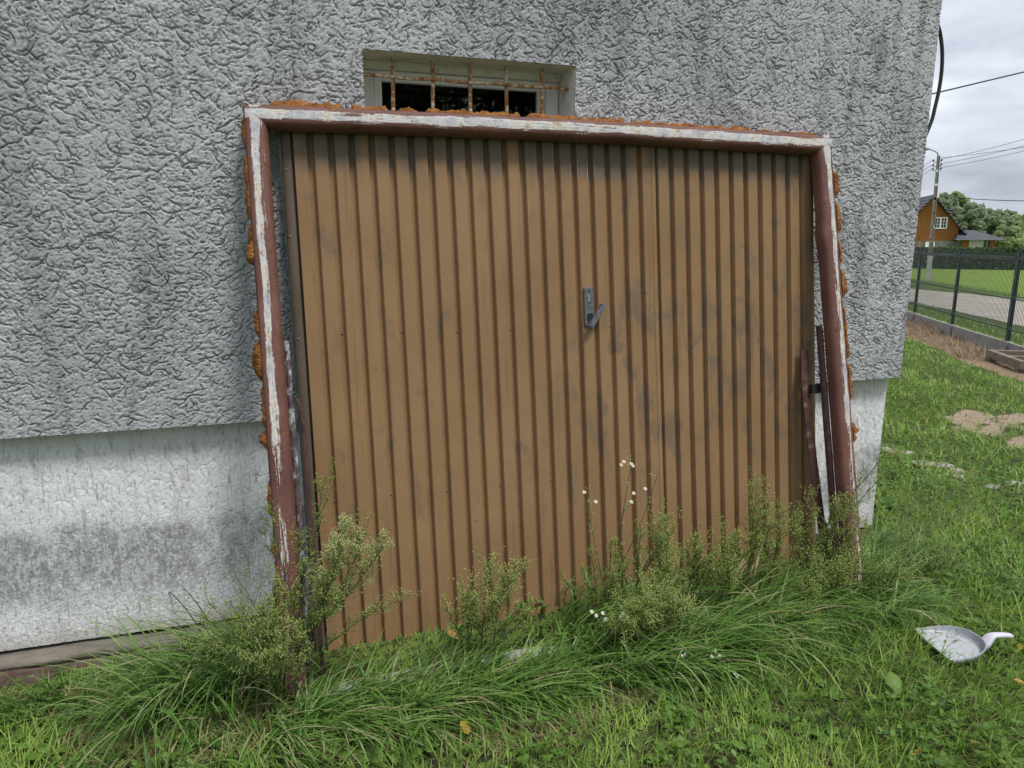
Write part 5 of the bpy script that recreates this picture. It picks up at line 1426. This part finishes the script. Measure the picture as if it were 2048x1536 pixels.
for a in [(418, 1480, 'dark puckered dock rosette left of the left post foot', 6, .10, 1, .9, .1), (400, 1440, 'small dock seedling behind the puckered rosette', 4, .07, 2, .9, .3),
          (30, 1450, 'bright broad-leaved weed at the left edge of the lawn', 6, .10, 3, .6, .7), (15, 1500, 'broad-leaved weed in the bottom left corner', 5, .09, 4, .6, .6),
          (95, 1470, 'light green rosette right of the left-edge weed', 5, .075, 5, .6, .7), (100, 1515, 'small pointed weed near the bottom left corner', 3, .07, 6, 1.0, .6),
          (130, 1420, 'pale flat leaf rosette under the plinth ledge', 4, .08, 7, .5, .75), (700, 1500, 'dandelion-like rosette at bottom left of centre', 6, .09, 8, .7, .7),
          (770, 1510, 'round-leaved weed at bottom centre', 5, .07, 9, .8, .7), (850, 1500, 'second round-leaved weed at bottom centre', 5, .07, 10, .8, .6),
          (1500, 1425, 'tall-leaved weed in the lawn below the daisies', 4, .085, 11, 1.2, .5), (1350, 1440, 'small bright rosette below the long grass', 4, .06, 12, .8, .8),
          (1370, 1480, 'bright leaf pair near the bottom right of centre', 3, .06, 13, .8, .8), (1500, 1510, 'broad upright leaves near the bottom edge', 5, .08, 14, 1.1, .6),
          (1650, 1385, 'jagged green rosette left of the dustpan', 6, .08, 15, .8, .7), (1800, 1405, 'long single-leaf weed between rosette and dustpan', 3, .09, 16, .9, .6),
          (1885, 1302, 'upright bright leaf poking up before the dustpan', 2, .055, 17, 1.4, .95), (1935, 1245, 'yellow-green leaf pair behind the dustpan', 3, .045, 18, .9, 1.0),
          (1645, 1240, 'large pale bent leaf in the long grass', 2, .11, 19, .5, .9), (1860, 1390, 'rounded plantain leaves below the dustpan', 5, .055, 20, .7, .65), (1780, 920, 'dark leafy weed at the plinth corner', 5, .08, 21, .9, .1),
          (1760, 1015, 'dark big-leaved weed at the foot of the plinth corner', 6, .13, 22, 1.0, .05), (2010, 1090, 'leafy rosette in the lawn at the right edge', 5, .06, 23, .8, .6), (1660, 1480, 'flat green rosette low on the right of the lawn', 5, .07, 24, .6, .6)]:
    broad(*a)

# stones in the turf and fallen leaves
for k, (px, py, rx, ry, lab) in enumerate([(1768, 897, .13, .09, 'flat pale stone nearest the plinth corner'), (1812, 905, .10, .07, 'small flat stone beside the plinth corner stone'), (1838, 928, .15, .09, 'long flat stone under the yellow leaf'), (1880, 932, .16, .10, 'largest flat stone in the row across the lawn'),
                                           (1912, 942, .11, .08, 'rough stone right of the largest one'), (1985, 975, .12, .08, 'flat grey stone in the row near the right edge'), (2030, 968, .14, .09, 'last flat stone of the row at the right edge'), (1915, 955, .08, .05, 'small stone sunk in front of the rough one')]):
    c = at_g(px, py); c[2] = float(gnd(np.array([c[0]]), np.array([c[1]]))[0]); r_ = np.random.default_rng(400+k); m = 11; V = []
    rx *= .62; ry *= .62; c[2] -= .018; prof = 1+r_.uniform(-.3, .3, m)
    for zz, f_ in ((-.03, 1.05), (.012, 1.0), (.024, .86), (.028, .45)):
        for i in range(m):
            an = 2*PI*i/m; V.append((c[0]+math.cos(an)*rx*f_*prof[i], c[1]+math.sin(an)*ry*f_*prof[i], c[2]+zz+r_.normal(0, .002)))
    V.append((c[0], c[1], c[2]+.027))
    Fs = [(j*m+i, j*m+(i+1) % m, j*m+m+(i+1) % m, j*m+m+i) for j in range(3) for i in range(m)]+[(3*m+i, 3*m+(i+1) % m, 4*m) for i in range(m)]
    tag(mk('flat_stone', V, Fs, M['stone'], None, False), lab, 'stone', 'stones sunk in the lawn')
for k, (px, py, sz, tn, lab) in enumerate([(1862, 918, .05, .4, 'orange-yellow fallen leaf on the flat stone'), (1912, 1103, .045, .3, 'pale yellow fallen leaf right of the long grass'), (2037, 1311, .03, .0, 'yellow fallen leaf right of the dustpan'), (2036, 1381, .028, .7, 'small pale fallen leaf at the right edge'), (1832, 1530, .03, .5, 'yellow fallen leaf at the bottom edge'),
                                            (1968, 1005, .04, .9, 'brown fallen leaf in the lawn by the right edge'), (930, 1475, .045, .3, 'curled yellow leaf in the dry grass at bottom centre'), (1855, 553, .0, 0, ''), (1945, 1510, .03, 1.0, 'brown fallen leaf in the bottom right lawn'), (908, 1290, .05, .9, 'orange dead leaf by the lone weed clump'), (1850, 845, .05, .9, 'orange fallen leaf in the mown lawn'), (1857, 660, .16, .2, 'yellow leaf clump on the straw by the fence')]):
    if not lab: continue
    c = at_g(px, py); c[2] = float(gnd(np.array([c[0]]), np.array([c[1]]))[0])+.035; sz *= .55; r_ = np.random.default_rng(500+k); an = r_.uniform(0, 6); V = []
    ax = np.array([math.cos(an), math.sin(an), .25]); sd = np.array([-math.sin(an), math.cos(an), -.35])
    for t in np.linspace(-1, 1, 6):
        w_ = sz*.55*math.sqrt(max(0.02, 1-t*t)); V += [c+ax*sz*t-sd*w_+np.array([0, 0, .25*w_]), c+ax*sz*t, c+ax*sz*t+sd*w_+np.array([0, 0, .35*w_])]
    Fs = [(3*i+j, 3*i+j+1, 3*i+4+j, 3*i+3+j) for i in range(5) for j in (0, 1)]
    tag(mk('fallen_leaf', V, Fs, M['dry'], None, True, {'var': np.full(len(V), tn)}), lab, 'leaf', 'fallen leaves')
